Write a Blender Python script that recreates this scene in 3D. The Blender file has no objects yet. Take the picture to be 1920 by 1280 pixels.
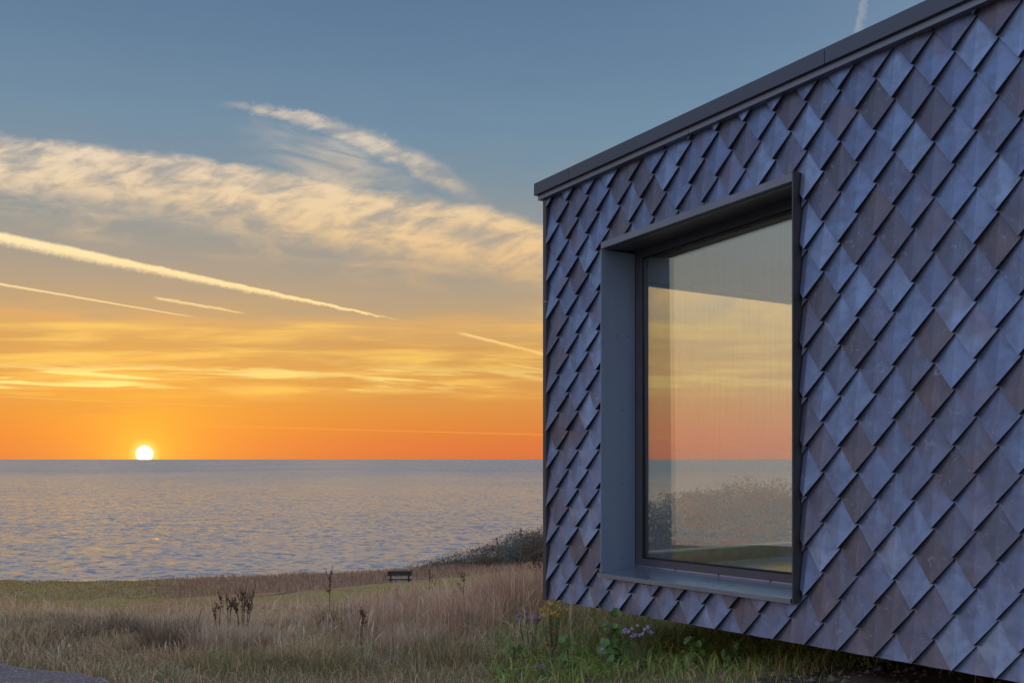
import bpy, bmesh, math, random
import numpy as np
from mathutils import Vector, Matrix, noise as mnoise

random.seed(7)
RNG = np.random.default_rng(11)
SC = bpy.context.scene
COL = SC.collection
R = math.radians

# ------------------------------------------------------------------ camera
EYE = 1.6
F = 2000.0                       # focal length in photo pixels (1920 wide)
HOR = 860.3                      # horizon row in the photo
cam = bpy.data.cameras.new('camera')
cam.sensor_width = 36.0
cam.lens = 36.0 * F / 1920.0
cam.shift_y = (HOR - 640.0) / 1920.0
cam.clip_start = 0.05
cam.clip_end = 400000.0
camo = bpy.data.objects.new('camera', cam)
COL.objects.link(camo)
camo.location = (0, 0, EYE)
camo.rotation_euler = (R(90), 0, 0)
SC.camera = camo

# ------------------------------------------------------------------ view
SC.view_settings.view_transform = 'Standard'
SC.view_settings.look = 'None'
SC.view_settings.exposure = 0.0
SC.view_settings.gamma = 1.0
SC.view_settings.use_curve_mapping = False
try:
    SC.cycles.use_denoising = True
    SC.cycles.use_adaptive_sampling = True
    SC.cycles.adaptive_threshold = 0.02
    SC.cycles.max_bounces = 6
    SC.cycles.diffuse_bounces = 2
    SC.cycles.glossy_bounces = 3
    SC.cycles.transparent_max_bounces = 16
    SC.cycles.sample_clamp_indirect = 4.0
except Exception:
    pass

# ------------------------------------------------------------------ world
SUN_AZ = math.atan((271 - 960) / F)          # clockwise from +Y
SUN_EL = math.atan((HOR - 851) / F)
SUN_DIR = Vector((math.sin(SUN_AZ) * math.cos(SUN_EL), math.cos(SUN_AZ) * math.cos(SUN_EL), math.sin(SUN_EL)))


def lin(c, a=1.0):
    out = []
    for v in c:
        v = v / 255.0
        out.append(v / 12.92 if v <= 0.04045 else ((v + 0.055) / 1.055) ** 2.4)
    return (out[0], out[1], out[2], a)


class G:
    """small expression helper that writes math nodes"""
    def __init__(self, nt):
        self.nt = nt

    def new(self, t, **kw):
        n = self.nt.nodes.new(t)
        for k, v in kw.items():
            setattr(n, k, v)
        return n

    def put(self, sock, v):
        if isinstance(v, E):
            v = v.s
        if isinstance(v, bpy.types.NodeSocket):
            self.nt.links.new(v, sock)
        else:
            sock.default_value = v

    def math(self, op, *a, clamp=False):
        n = self.new('ShaderNodeMath', operation=op)
        n.use_clamp = clamp
        for i, v in enumerate(a):
            self.put(n.inputs[i], v)
        return E(self, n.outputs[0])

    def step(self, x, a, b, lo=0.0, hi=1.0, smooth=True):
        n = self.new('ShaderNodeMapRange')
        n.interpolation_type = 'SMOOTHSTEP' if smooth else 'LINEAR'
        n.clamp = True
        for i, v in enumerate((x, a, b, lo, hi)):
            self.put(n.inputs[i], v)
        return E(self, n.outputs[0])

    def vec(self, x, y, z):
        n = self.new('ShaderNodeCombineXYZ')
        for i, v in enumerate((x, y, z)):
            self.put(n.inputs[i], v)
        return n.outputs[0]

    def noise(self, vec, scale=1.0, detail=4.0, rough=0.55, dist=0.0, col=False):
        n = self.new('ShaderNodeTexNoise')
        if vec is not None:
            self.put(n.inputs['Vector'], vec)
        n.inputs['Scale'].default_value = scale
        n.inputs['Detail'].default_value = detail
        n.inputs['Roughness'].default_value = rough
        n.inputs['Distortion'].default_value = dist
        return n.outputs['Color'] if col else E(self, n.outputs['Fac'])

    def ramp(self, fac, stops, mode='LINEAR'):
        n = self.new('ShaderNodeValToRGB')
        n.color_ramp.interpolation = mode
        el = n.color_ramp.elements
        while len(el) < len(stops):
            el.new(0.5)
        for e, (p, c) in zip(el, stops):
            e.position = p
        for e, (p, c) in zip(el, stops):
            e.color = c
        self.put(n.inputs[0], fac)
        return n.outputs[0]

    def mix(self, fac, a, b, mode='MIX'):
        n = self.new('ShaderNodeMix', data_type='RGBA', blend_type=mode)
        self.put(n.inputs[0], fac)
        self.put(n.inputs[6], a)
        self.put(n.inputs[7], b)
        return n.outputs[2]


class E:
    def __init__(self, g, s):
        self.g, self.s = g, s

    def __add__(self, o): return self.g.math('ADD', self, o)
    __radd__ = __add__
    def __mul__(self, o): return self.g.math('MULTIPLY', self, o)
    __rmul__ = __mul__
    def __sub__(self, o): return self.g.math('SUBTRACT', self, o)
    def __rsub__(self, o): return self.g.math('SUBTRACT', o, self)
    def __truediv__(self, o): return self.g.math('DIVIDE', self, o)
    def __rtruediv__(self, o): return self.g.math('DIVIDE', o, self)


def build_world():
    w = bpy.data.worlds.new('World')
    SC.world = w
    w.use_nodes = True
    nt = w.node_tree
    nt.nodes.clear()
    g = G(nt)
    tc = g.new('ShaderNodeTexCoord')
    sep = g.new('ShaderNodeSeparateXYZ')
    nt.links.new(tc.outputs['Generated'], sep.inputs[0])
    dx, dy, dz = (E(g, sep.outputs[i]) for i in range(3))
    el = g.math('ARCSINE', dz) * (180 / math.pi)
    dotn = g.new('ShaderNodeVectorMath', operation='DOT_PRODUCT')
    nt.links.new(tc.outputs['Generated'], dotn.inputs[0])
    dotn.inputs[1].default_value = SUN_DIR
    gam = g.math('ARCCOSINE', g.math('MINIMUM', E(g, dotn.outputs['Value']), 0.9999999)) * (180 / math.pi)
    # blend between the sunset side and the far side of the sky
    hyp = g.math('SQRT', dx * dx + dy * dy + 1e-6)
    caz = (dx * math.sin(SUN_AZ) + dy * math.cos(SUN_AZ)) / hyp
    side = g.step(caz, -0.05, 0.96)

    def deg(v): return max(0.0, v) / 90.0

    soft = g.noise(g.vec(dx * 9.0, dy * 9.0, dz * 60.0), 1.0, 4.0, 0.55)
    fac = g.math('POWER', g.math('MAXIMUM', el + (soft - 0.5) * g.step(el, 1.0, 6.0, 0.0, 1.6), 0.0) * (1 / 90.0), 0.5)

    def P(v): return math.sqrt(deg(v))
    sunset = [(0.0, (214, 112, 66)), (1.0, (218, 120, 64)), (2.0, (217, 132, 64)), (3.2, (214, 146, 72)), (4.6, (212, 156, 84)),
              (6.0, (206, 158, 94)), (7.1, (212, 166, 106)), (7.7, (188, 159, 119)), (8.8, (176, 156, 130)), (11.6, (150, 150, 144)),
              (14.3, (124, 143, 156)), (17.0, (109, 138, 161)), (20.8, (96, 125, 153)), (23.3, (89, 118, 148)), (40.0, (96, 126, 160)), (90.0, (120, 148, 184))]
    away = [(0.0, (204, 190, 194)), (3.0, (214, 202, 206)), (8.0, (224, 217, 226)), (15.0, (213, 221, 238)), (25.0, (190, 208, 237)), (45.0, (172, 195, 232)), (90.0, (120, 148, 184))]
    c1 = g.ramp(fac, [(P(a), lin(c)) for a, c in sunset])
    c2 = g.ramp(fac, [(P(a), lin(c)) for a, c in away])
    sky = g.mix(side, c2, c1)
    # warm light spreading round the sun
    flat = g.math('SQRT', (gam * gam) + (el * el) * 0.0)
    glow1 = g.math('EXPONENT', flat * (-1 / 5.5)) * g.step(el, 9.5, 3.0)
    glow2 = g.math('EXPONENT', flat * (-1 / 1.0))
    sky = g.mix(g.math('MULTIPLY', glow1, 0.75, clamp=True), sky, lin((255, 186, 60)))
    sky = g.mix(g.math('MULTIPLY', glow2, 0.85, clamp=True), sky, lin((255, 214, 70)))

    # cloud layers live on a flat sheet of sky ahead (directions projected on the plane y = 1)
    front = g.step(dy, 0.38, 0.62)
    yy = g.math('MAXIMUM', dy, 0.2)
    px = dx / yy * F + 960.0
    py = HOR - dz / yy * F
    warpv = g.noise(g.vec(px * 0.004, py * 0.008, 3.1), 1.0, 5.0, 0.6)
    warp = (warpv - 0.5)
    fine = g.noise(g.vec(px * 0.035, py * 0.05, 0.0), 1.0, 5.0, 0.6)
    # streaky ripples leaning like the cirrus strands
    rx = px * 0.020 + py * 0.042
    ry = py * 0.040 - px * 0.012
    rip = g.noise(g.vec(rx * 0.62, ry * 0.5, 7.0), 1.0, 6.0, 0.58, 0.35)
    rip2 = g.noise(g.vec(px * 0.005 + py * 0.004, py * 0.020 - px * 0.0035, 2.0), 1.0, 5.0, 0.56, 0.5)

    # broad cirrus band
    yc = px * 0.150 + px * px * 2.2e-5 + 303.0
    d = py + warp * 75.0 + (fine - 0.5) * 14.0 - yc
    hw = g.step(px, -200.0, 1100.0, 50.0, 72.0, smooth=False)
    up = g.step(d / hw, -1.1, -0.72)
    lo = g.step(d / hw, 1.35, 0.1)
    band = up * lo * g.step(rip * 0.75 + rip2 * 0.4, 0.38, 0.66, 0.28, 1.0)
    # softer veil below its right end
    veil = g.step(py + warp * 120.0 - yc, 150.0, 10.0) * g.step(py + warp * 60.0 - yc, -40.0, 20.0) * g.step(rip2, 0.42, 0.7) * 0.75
    # second, thinner strand
    t2 = px - 430.0
    yc2 = 195.0 + t2 * 0.1 + t2 * t2 * 0.00065
    d2 = py + warp * 50.0 + (fine - 0.5) * 30.0 - yc2
    hw2 = g.step(px, 400.0, 760.0, 8.0, 25.0)
    s2 = g.step(g.math('ABSOLUTE', d2) / hw2, 1.35, 0.1) * g.step(px, 385.0, 520.0) * g.step(px, 960.0, 760.0) * g.step(rip * 0.6 + rip2 * 0.5, 0.38, 0.68, 0.25, 0.95)
    v2 = g.step(py + warp * 60.0 - yc2, 0.0, 30.0) * g.step(py + warp * 60.0 - yc, 10.0, -60.0) * g.step(px, 420.0, 640.0) * g.step(px, 820.0, 640.0) * g.step(rip2, 0.36, 0.7) * 0.6
    cl = g.math('MAXIMUM', g.math('MAXIMUM', band * 0.92, veil), g.math('MAXIMUM', s2 * 0.8, v2))
    ccol = g.ramp(py * (1 / 900.0), [(0.1, lin((212, 200, 190))), (0.30, lin((238, 218, 190))), (0.45, lin((240, 208, 160))), (0.60, lin((240, 190, 120))), (0.72, lin((250, 196, 96)))])
    shade = g.step(rip * 0.7 + rip2 * 0.3, 0.36, 0.64)
    ccol = g.mix(shade * 0.5 + 0.5, lin((198, 170, 140)), ccol)
    sky = g.mix(cl * front, sky, ccol)

    # vapour trails: x0, y0, x1, y1, half width at start, at end, strength, fuzz
    trails = [(-400, 365, 745, 599, 13, 1.5, 1.0, 1.0), (-300, 482, 372, 596, 3.2, 1.0, 0.8, .3), (283, 557, 458, 587, 3.4, 1.4, 0.7, .8),
              (848, 621, 1120, 689, 3.5, 5.0, 0.75, .5), (935, 679, 1100, 708, 1.6, 2.0, 0.5, .2), (-200, 735, 460, 763, 1.6, 1.2, 0.42, .2),
              (300, 796, 1300, 822, 1.5, 2.6, 0.36, .3), (1606, 70, 1634, -60, 9.0, 14.0, 0.22, 2.0)]
    fuzz = g.noise(g.vec(px * 0.11, py * 0.13, 2.0), 1.0, 4.0, 0.6)
    acc = None
    for (x0, y0, x1, y1, h0, h1, st, fz) in trails:
        ln = math.hypot(x1 - x0, y1 - y0)
        ux, uy = (x1 - x0) / ln, (y1 - y0) / ln
        tt = ((px - x0) * ux + (py - y0) * uy) / ln
        dd = (py - y0) * ux - (px - x0) * uy
        dd = dd + (fine - 0.5) * (8.0 * fz) + (fuzz - 0.5) * (11.0 * fz) * g.step(dd, -4.0, 6.0)
        th = g.step(tt, 0.45, 1.0, h0, h1, smooth=False)
        m = g.step(dd / th, -1.1, -0.5) * g.step(dd / th, 1.25, -0.1) * g.step(tt, 0.0, 0.12) * g.step(tt, 1.02, 0.93) * st
        acc = m if acc is None else g.math('MAXIMUM', acc, m)
    tcol = g.ramp(py * (1 / 900.0), [(0.0, lin((205, 196, 190))), (0.45, lin((255, 232, 184))), (0.66, lin((255, 222, 150))), (0.8, lin((255, 205, 90))), (0.9, lin((250, 170, 70)))])
    sky = g.mix(acc * front, sky, tcol)

    # low flat layers between the trails and the horizon
    lay = g.noise(g.vec(px * 0.0032, py * 0.038, 5.0), 1.0, 6.0, 0.55, 0.35)
    lz = g.step(py, 598.0, 610.0) * g.step(py, 760.0, 730.0)
    sky = g.mix(g.step(lay, 0.42, 0.72) * lz * front * 0.75, sky, lin((255, 206, 100)))
    lay2 = g.noise(g.vec(px * 0.0036, py * 0.055 + px * -0.0022, 9.0), 1.0, 5.0, 0.55, 0.5)
    lz2 = g.step(py, 672.0, 705.0) * g.step(py, 742.0, 722.0)
    sunw = g.step(g.math('ABSOLUTE', px - 230.0), 900.0, 100.0, 0.35, 1.0)
    sky = g.mix(g.step(lay2, 0.47, 0.61) * lz2 * front * sunw, sky, lin((255, 230, 135)))
    dark = g.noise(g.vec(px * 0.0026, py * 0.03, 15.0), 1.0, 4.0, 0.5)
    sky = g.mix(g.step(dark, 0.5, 0.72) * g.step(py, 600.0, 650.0) * g.step(py, 850.0, 780.0) * front * 0.35, sky, lin((206, 140, 80)))

    # thin high cloud on the rest of the sky
    oth = g.noise(g.vec(dx * 3.0, dy * 3.0, dz * 11.0), 1.0, 5.0, 0.58, 0.3)
    sky = g.mix(g.step(oth, 0.5, 0.75) * (1.0 - front) * 0.35, sky, lin((205, 178, 176)))

    # the sun itself
    sr = math.degrees(13.2 / F)
    sky = g.mix(g.step(gam, sr * 2.3, sr * 0.9) * 0.85, sky, (1.1, 0.78, 0.16, 1))
    disc = g.step(gam, sr * 1.22, sr * 0.8)
    sky = g.mix(disc, sky, (5.0, 4.2, 2.6, 1))

    bg = g.new('ShaderNodeBackground')
    nt.links.new(sky, bg.inputs[0])
    bg.inputs[1].default_value = 1.0
    ns = g.new('ShaderNodeTexSky', sky_type='NISHITA')
    ns.sun_disc = False
    ns.sun_elevation = max(SUN_EL, R(0.3))
    ns.sun_rotation = SUN_AZ
    ns.altitude = 20.0
    bg2 = g.new('ShaderNodeBackground')
    nt.links.new(ns.outputs[0], bg2.inputs[0])
    bg2.inputs[1].default_value = 0.012
    add = g.new('ShaderNodeAddShader')
    nt.links.new(bg.outputs[0], add.inputs[0])
    nt.links.new(bg2.outputs[0], add.inputs[1])
    out = g.new('ShaderNodeOutputWorld')
    nt.links.new(add.outputs[0], out.inputs[0])


build_world()
SC.world.cycles.sampling_method = 'MANUAL'
SC.world.cycles.sample_map_resolution = 512

sl = bpy.data.lights.new('sun', 'SUN')
sl.energy = 0.015
sl.angle = R(0.6)
sl.color = (1.0, 0.30, 0.10)
slo = bpy.data.objects.new('sun', sl)
COL.objects.link(slo)
slo.location = SUN_DIR * 50
slo.rotation_euler = Vector((SUN_DIR.x, SUN_DIR.y, max(SUN_DIR.z, 0.012))).to_track_quat('Z', 'Y').to_euler()


# ------------------------------------------------------------------ helpers
def tag(o, label=None, cat=None, group=None, kind=None):
    if label: o['label'] = label
    if cat: o['category'] = cat
    if group: o['group'] = group
    if kind: o['kind'] = kind
    return o


def link(name, me, mat=None, parent=None):
    o = bpy.data.objects.new(name, me)
    COL.objects.link(o)
    if mat is not None and len(me.materials) == 0:
        me.materials.append(mat)
    if parent is not None:
        o.parent = parent
    return o


def empty(name, loc=(0, 0, 0), rz=0.0):
    o = bpy.data.objects.new(name, None)
    COL.objects.link(o)
    o.location = loc
    o.rotation_euler = (0, 0, rz)
    o.empty_display_size = 0.2
    return o


class MB:
    def __init__(self):
        self.v, self.f = [], []

    def add(self, vs, fs):
        b = len(self.v)
        self.v += [tuple(p) for p in vs]
        self.f += [tuple(b + i for i in q) for q in fs]
        return self

    def box(self, a, b):
        x0, y0, z0 = a; x1, y1, z1 = b
        return self.add([(x0, y0, z0), (x1, y0, z0), (x1, y1, z0), (x0, y1, z0), (x0, y0, z1), (x1, y0, z1), (x1, y1, z1), (x0, y1, z1)],
                        [(0, 3, 2, 1), (4, 5, 6, 7), (0, 1, 5, 4), (1, 2, 6, 5), (2, 3, 7, 6), (3, 0, 4, 7)])

    def prism(self, poly, y0, y1):
        """polygon in (s, z), counter-clockwise seen from -y, extruded along y"""
        n = len(poly)
        vs = [(p[0], y0, p[1]) for p in poly] + [(p[0], y1, p[1]) for p in poly]
        fs = [tuple(range(n)), tuple(range(2 * n - 1, n - 1, -1))]
        for i in range(n):
            j = (i + 1) % n
            fs.append((i, i + n, j + n, j))
        return self.add(vs, fs)

    def tube(self, pts, rad, n=5):
        pts = [Vector(p) for p in pts]
        rings = []
        for i, p in enumerate(pts):
            t = (pts[min(i + 1, len(pts) - 1)] - pts[max(i - 1, 0)]).normalized()
            a = t.orthogonal().normalized()
            b = t.cross(a)
            r = rad[i] if isinstance(rad, (list, tuple)) else rad
            rings.append([p + (a * math.cos(2 * math.pi * k / n) + b * math.sin(2 * math.pi * k / n)) * r for k in range(n)])
        vs = [v for ring in rings for v in ring]
        fs = []
        for i in range(len(pts) - 1):
            for k in range(n):
                k2 = (k + 1) % n
                fs.append((i * n + k, i * n + k2, (i + 1) * n + k2, (i + 1) * n + k))
        fs.append(tuple(range(n - 1, -1, -1)))
        fs.append(tuple((len(pts) - 1) * n + k for k in range(n)))
        return self.add(vs, fs)

    def blob(self, c, r, rnd=None):
        rx, ry, rz = r if isinstance(r, (tuple, list)) else (r, r, r)
        j = (lambda: 1 + (rnd.random() - .5) * .5) if rnd else (lambda: 1)
        d = [(0, 0, 1), (0, 0, -1), (1, 0, 0), (-1, 0, 0), (0, 1, 0), (0, -1, 0)]
        vs = []
        for q in d:
            k = j()
            vs.append((c[0] + q[0] * rx * k, c[1] + q[1] * ry * k, c[2] + q[2] * rz * k))
        return self.add(vs, [(0, 2, 4), (0, 4, 3), (0, 3, 5), (0, 5, 2), (1, 4, 2), (1, 3, 4), (1, 5, 3), (1, 2, 5)])

    def mesh(self, name='m'):
        me = bpy.data.meshes.new(name)
        me.from_pydata(self.v, [], self.f)
        me.update()
        return me

    def build(self, name, mat, parent=None, bevel=0.0):
        o = link(name, self.mesh(name), mat, parent)
        if bevel:
            m = o.modifiers.new('bevel', 'BEVEL')
            m.width = bevel
            m.segments = 2
            m.limit_method = 'ANGLE'
        return o


def material(name):
    m = bpy.data.materials.new(name)
    m.use_nodes = True
    nt = m.node_tree
    nt.nodes.clear()
    g = G(nt)
    out = g.new('ShaderNodeOutputMaterial')
    bs = g.new('ShaderNodeBsdfPrincipled')
    nt.links.new(bs.outputs[0], out.inputs[0])
    return m, g, bs, out


def bump(g, bs, h, strength=0.3, dist=0.01):
    n = g.new('ShaderNodeBump')
    n.inputs['Strength'].default_value = strength
    n.inputs['Distance'].default_value = dist
    g.put(n.inputs['Height'], h)
    g.nt.links.new(n.outputs[0], bs.inputs['Normal'])
    return n


def coords(g, kind='Object'):
    return g.new('ShaderNodeTexCoord').outputs[kind]


# ------------------------------------------------------------------ materials
def mat_plain(name, col, rough=0.5, metal=0.0, var=0.12, scale=6.0, bmp=0.0, streak=False):
    m, g, bs, out = material(name)
    co = coords(g)
    if streak:
        mp = g.new('ShaderNodeMapping')
        mp.inputs['Scale'].default_value = (1.0, 1.0, 0.12)
        g.nt.links.new(co, mp.inputs[0])
        co = mp.outputs[0]
    n = g.noise(co, scale, 6.0, 0.6)
    a = tuple(c * (1 - var) for c in col) + (1,)
    b = tuple(min(1, c * (1 + var)) for c in col) + (1,)
    c = g.mix(g.step(n, 0.3, 0.7), a, b)
    g.put(bs.inputs['Base Color'], c)
    g.put(bs.inputs['Roughness'], g.step(n, 0.25, 0.75, rough * 0.85, min(1, rough * 1.15)))
    bs.inputs['Metallic'].default_value = metal
    if bmp:
        bump(g, bs, n, bmp, 0.01)
    return m


def mat_tile():
    m, g, bs, out = material('weathered_metal_tile')
    co = coords(g)
    info = g.new('ShaderNodeObjectInfo')
    rnd = E(g, info.outputs['Random'])
    geo = g.new('ShaderNodeNewGeometry')
    isl = E(g, geo.outputs['Random Per Island'])
    off = g.new('ShaderNodeVectorMath', operation='ADD')
    g.nt.links.new(co, off.inputs[0])
    g.put(off.inputs[1], g.vec(rnd * 37.0, rnd * 91.0, rnd * 53.0))
    v = off.outputs[0]
    base = g.ramp(rnd, [(0.0, (0.125, 0.12, 0.15, 1)), (0.12, (0.14, 0.145, 0.20, 1)), (0.3, (0.158, 0.19, 0.295, 1)),
                        (0.6, (0.172, 0.23, 0.395, 1)), (0.85, (0.208, 0.285, 0.47, 1)), (1.0, (0.28, 0.375, 0.57, 1))])
    cloud = g.noise(v, 9.0, 6.0, 0.62, 0.4)
    stain = g.noise(v, 16.0, 8.0, 0.7, 1.2)
    mp = g.new('ShaderNodeMapping')
    mp.inputs['Scale'].default_value = (40.0, 40.0, 5.0)
    g.nt.links.new(v, mp.inputs[0])
    streak = g.noise(mp.outputs[0], 1.0, 4.0, 0.6)
    c = g.mix(g.step(cloud, 0.35, 0.7) * 0.45, base, (0.13, 0.13, 0.20, 1))
    c = g.mix(g.step(stain, 0.56, 0.70) * 0.55, c, (0.36, 0.40, 0.53, 1))
    c = g.mix(g.step(streak, 0.5, 0.8) * 0.25, c, (0.36, 0.38, 0.48, 1))
    warm = g.noise(v, 3.5, 4.0, 0.5)
    c = g.mix(g.step(warm, 0.52, 0.72) * 0.5, c, (0.22, 0.155, 0.17, 1))
    g.put(bs.inputs['Base Color'], c)
    bs.inputs['Metallic'].default_value = 0.55
    g.put(bs.inputs['Roughness'], g.step(cloud * 0.6 + stain * 0.4, 0.3, 0.7, 0.30, 0.52))
    bump(g, bs, cloud * 0.8 + stain * 0.2, 0.5, 0.005)
    return m


def mat_glass(name, base=0.12, k=0.7, tint=(0.93, 0.95, 0.94, 1)):
    m = bpy.data.materials.new(name)
    m.use_nodes = True
    nt = m.node_tree
    nt.nodes.clear()
    g = G(nt)
    out = g.new('ShaderNodeOutputMaterial')
    tr = g.new('ShaderNodeBsdfTransparent')
    tr.inputs[0].default_value = tint
    gl = g.new('ShaderNodeBsdfGlossy')
    gl.inputs['Roughness'].default_value = 0.012
    gl.inputs['Color'].default_value = (0.90, 1.0, 0.99, 1)
    fr = g.new('ShaderNodeLayerWeight')
    fr.inputs['Blend'].default_value = 0.5
    f = g.math('POWER', E(g, fr.outputs['Facing']), 4.0) * k + base
    # faint run-off streaks of salt on the outside
    mp = g.new('ShaderNodeMapping')
    mp.inputs['Scale'].default_value = (70.0, 70.0, 1.6)
    g.nt.links.new(coords(g), mp.inputs[0])
    st = g.noise(mp.outputs[0], 1.0, 5.0, 0.65)
    df = g.new('ShaderNodeBsdfDiffuse')
    df.inputs[0].default_value = (0.55, 0.53, 0.5, 1)
    mx = g.new('ShaderNodeMixShader')
    g.put(mx.inputs[0], g.math('MULTIPLY', f, 1.0, clamp=True))
    nt.links.new(tr.outputs[0], mx.inputs[1])
    nt.links.new(gl.outputs[0], mx.inputs[2])
    m2 = g.new('ShaderNodeMixShader')
    g.put(m2.inputs[0], g.step(st, 0.4, 0.8, 0.012, 0.07))
    nt.links.new(mx.outputs[0], m2.inputs[1])
    nt.links.new(df.outputs[0], m2.inputs[2])
    nt.links.new(m2.outputs[0], out.inputs[0])
    return m


def mat_leafy(name, rough=0.75, trans=0.35, gloss=0.2):
    """blades and leaves, coloured by their own colour attribute"""
    m, g, bs, out = material(name)
    at = g.new('ShaderNodeAttribute', attribute_name='col')
    g.nt.links.new(at.outputs['Color'], bs.inputs['Base Color'])
    bs.inputs['Roughness'].default_value = rough
    bs.inputs['Specular IOR Level'].default_value = gloss
    tl = g.new('ShaderNodeBsdfTranslucent')
    g.nt.links.new(at.outputs['Color'], tl.inputs[0])
    mx = g.new('ShaderNodeMixShader')
    mx.inputs[0].default_value = trans
    g.nt.links.new(bs.outputs[0], mx.inputs[1])
    g.nt.links.new(tl.outputs[0], mx.inputs[2])
    g.nt.links.new(mx.outputs[0], out.inputs[0])
    return m


def mat_ground():
    m, g, bs, out = material('rough_meadow_ground')
    co = coords(g)
    sp = g.new('ShaderNodeSeparateXYZ')
    g.nt.links.new(co, sp.inputs[0])
    X, Y = E(g, sp.outputs[0]), E(g, sp.outputs[1])
    big = g.noise(g.vec(X * 0.05, Y * 0.035, 0.0), 1.0, 5.0, 0.6, 0.3)
    mid = g.noise(g.vec(X * 0.35, Y * 0.16, 4.0), 1.0, 6.0, 0.65)
    fin = g.noise(co, 4.0, 8.0, 0.7)
    c = g.ramp(big * 0.6 + mid * 0.4, [(0.30, (0.50, 0.285, 0.185, 1)), (0.43, (0.54, 0.345, 0.17, 1)), (0.53, (0.48, 0.365, 0.125, 1)), (0.64, (0.58, 0.41, 0.16, 1)), (0.75, (0.58, 0.37, 0.25, 1))])
    c = g.mix(g.step(fin, 0.35, 0.72) * 0.5, c, (0.25, 0.165, 0.10, 1))
    # worn brown strips across the field
    wn = Y + (mid - 0.5) * 3.0 + X * 0.12
    strip = g.step(g.math('ABSOLUTE', wn - 45.0), 1.8, 0.6) * g.step(X, -4.0, -12.0)
    c = g.mix(strip * 0.85, c, (0.14, 0.085, 0.06, 1))
    far = g.step(Y, 56.0, 64.0)
    c = g.mix(far * g.step(mid, 0.3, 0.7) * g.step(X, -38.0, -22.0), c, (0.28, 0.19, 0.15, 1))
    c = g.mix(g.step(X, -1.0, 6.0) * g.step(Y, 20.0, 30.0) * 0.8, c, (0.42, 0.29, 0.17, 1))
    near = g.step(Y, 17.0, 9.0)
    c = g.mix(near * 0.75, c, g.mix(fin, (0.14, 0.11, 0.07, 1), (0.25, 0.20, 0.12, 1)))
    g.put(bs.inputs['Base Color'], c)
    bs.inputs['Roughness'].default_value = 0.95
    bs.inputs['Specular IOR Level'].default_value = 0.1
    bump(g, bs, fin, 0.7, 0.06)
    return m


def mat_soil():
    m, g, bs, out = material('dark_soil')
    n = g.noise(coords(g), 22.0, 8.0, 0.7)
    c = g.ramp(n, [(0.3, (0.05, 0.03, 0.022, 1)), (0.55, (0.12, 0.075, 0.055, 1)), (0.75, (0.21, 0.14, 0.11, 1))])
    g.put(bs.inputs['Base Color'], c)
    bs.inputs['Roughness'].default_value = 0.9
    bump(g, bs, n, 0.8, 0.03)
    return m


def mat_asphalt():
    m, g, bs, out = material('asphalt_with_chippings')
    co = coords(g)
    vo = g.new('ShaderNodeTexVoronoi')
    vo.inputs['Scale'].default_value = 75.0
    g.nt.links.new(co, vo.inputs['Vector'])
    n = g.noise(co, 2.5, 6.0, 0.6)
    sc = g.new('ShaderNodeSeparateColor')
    g.nt.links.new(vo.outputs['Color'], sc.inputs[0])
    r0 = E(g, sc.outputs[0])
    c = g.ramp(r0, [(0.0, (0.15, 0.10, 0.095, 1)), (0.6, (0.23, 0.155, 0.15, 1)), (0.88, (0.34, 0.25, 0.235, 1)), (0.97, (0.6, 0.54, 0.5, 1))])
    c = g.mix(g.step(n, 0.35, 0.7) * 0.35, c, (0.17, 0.12, 0.115, 1))
    g.put(bs.inputs['Base Color'], c)
    bs.inputs['Roughness'].default_value = 0.8
    bump(g, bs, E(g, vo.outputs['Distance']), 0.5, 0.006)
    return m


def mat_sea():
    m, g, bs, out = material('rippled_sea')
    co = coords(g)
    sp = g.new('ShaderNodeSeparateXYZ')
    g.nt.links.new(co, sp.inputs[0])
    X, Y = E(g, sp.outputs[0]), E(g, sp.outputs[1])
    def comp(vec, detail):
        n = g.new('ShaderNodeTexNoise')
        g.put(n.inputs['Vector'], vec)
        n.inputs['Scale'].default_value = 1.0
        n.inputs['Detail'].default_value = detail
        n.inputs['Roughness'].default_value = 0.65
        sc = g.new('ShaderNodeSeparateColor')
        g.nt.links.new(n.outputs['Color'], sc.inputs[0])
        return E(g, sc.outputs[0]) - 0.5, E(g, sc.outputs[1]) - 0.5
    ax, ay = comp(g.vec(X * 0.20 + Y * 0.015, Y * 0.24, 0.0), 4.0)
    bx, by = comp(g.vec(X * 0.04 + Y * 0.01, Y * 0.05, 4.0), 4.0)
    w3 = g.noise(g.vec(X * 0.0022, Y * 0.0016, 9.0), 1.0, 5.0, 0.6)
    amp = g.step(w3, 0.3, 0.7, 0.75, 1.25)
    sx = (ax * 0.5 + bx * 0.3) * amp
    sy = g.math('ABSOLUTE', (ay * 0.84 + by * 0.12)) * amp + g.step(Y, 250.0, 2500.0, 0.02, 0.085, smooth=False)
    nv = g.new('ShaderNodeVectorMath', operation='NORMALIZE')
    g.put(nv.inputs[0], g.vec(sx, sy * -1.0, 1.0))
    g.nt.links.new(nv.outputs[0], bs.inputs['Normal'])
    bs.inputs['Base Color'].default_value = (0.285, 0.245, 0.275, 1)
    bs.inputs['Roughness'].default_value = 0.09
    bs.inputs['IOR'].default_value = 1.5
    return m


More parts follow.
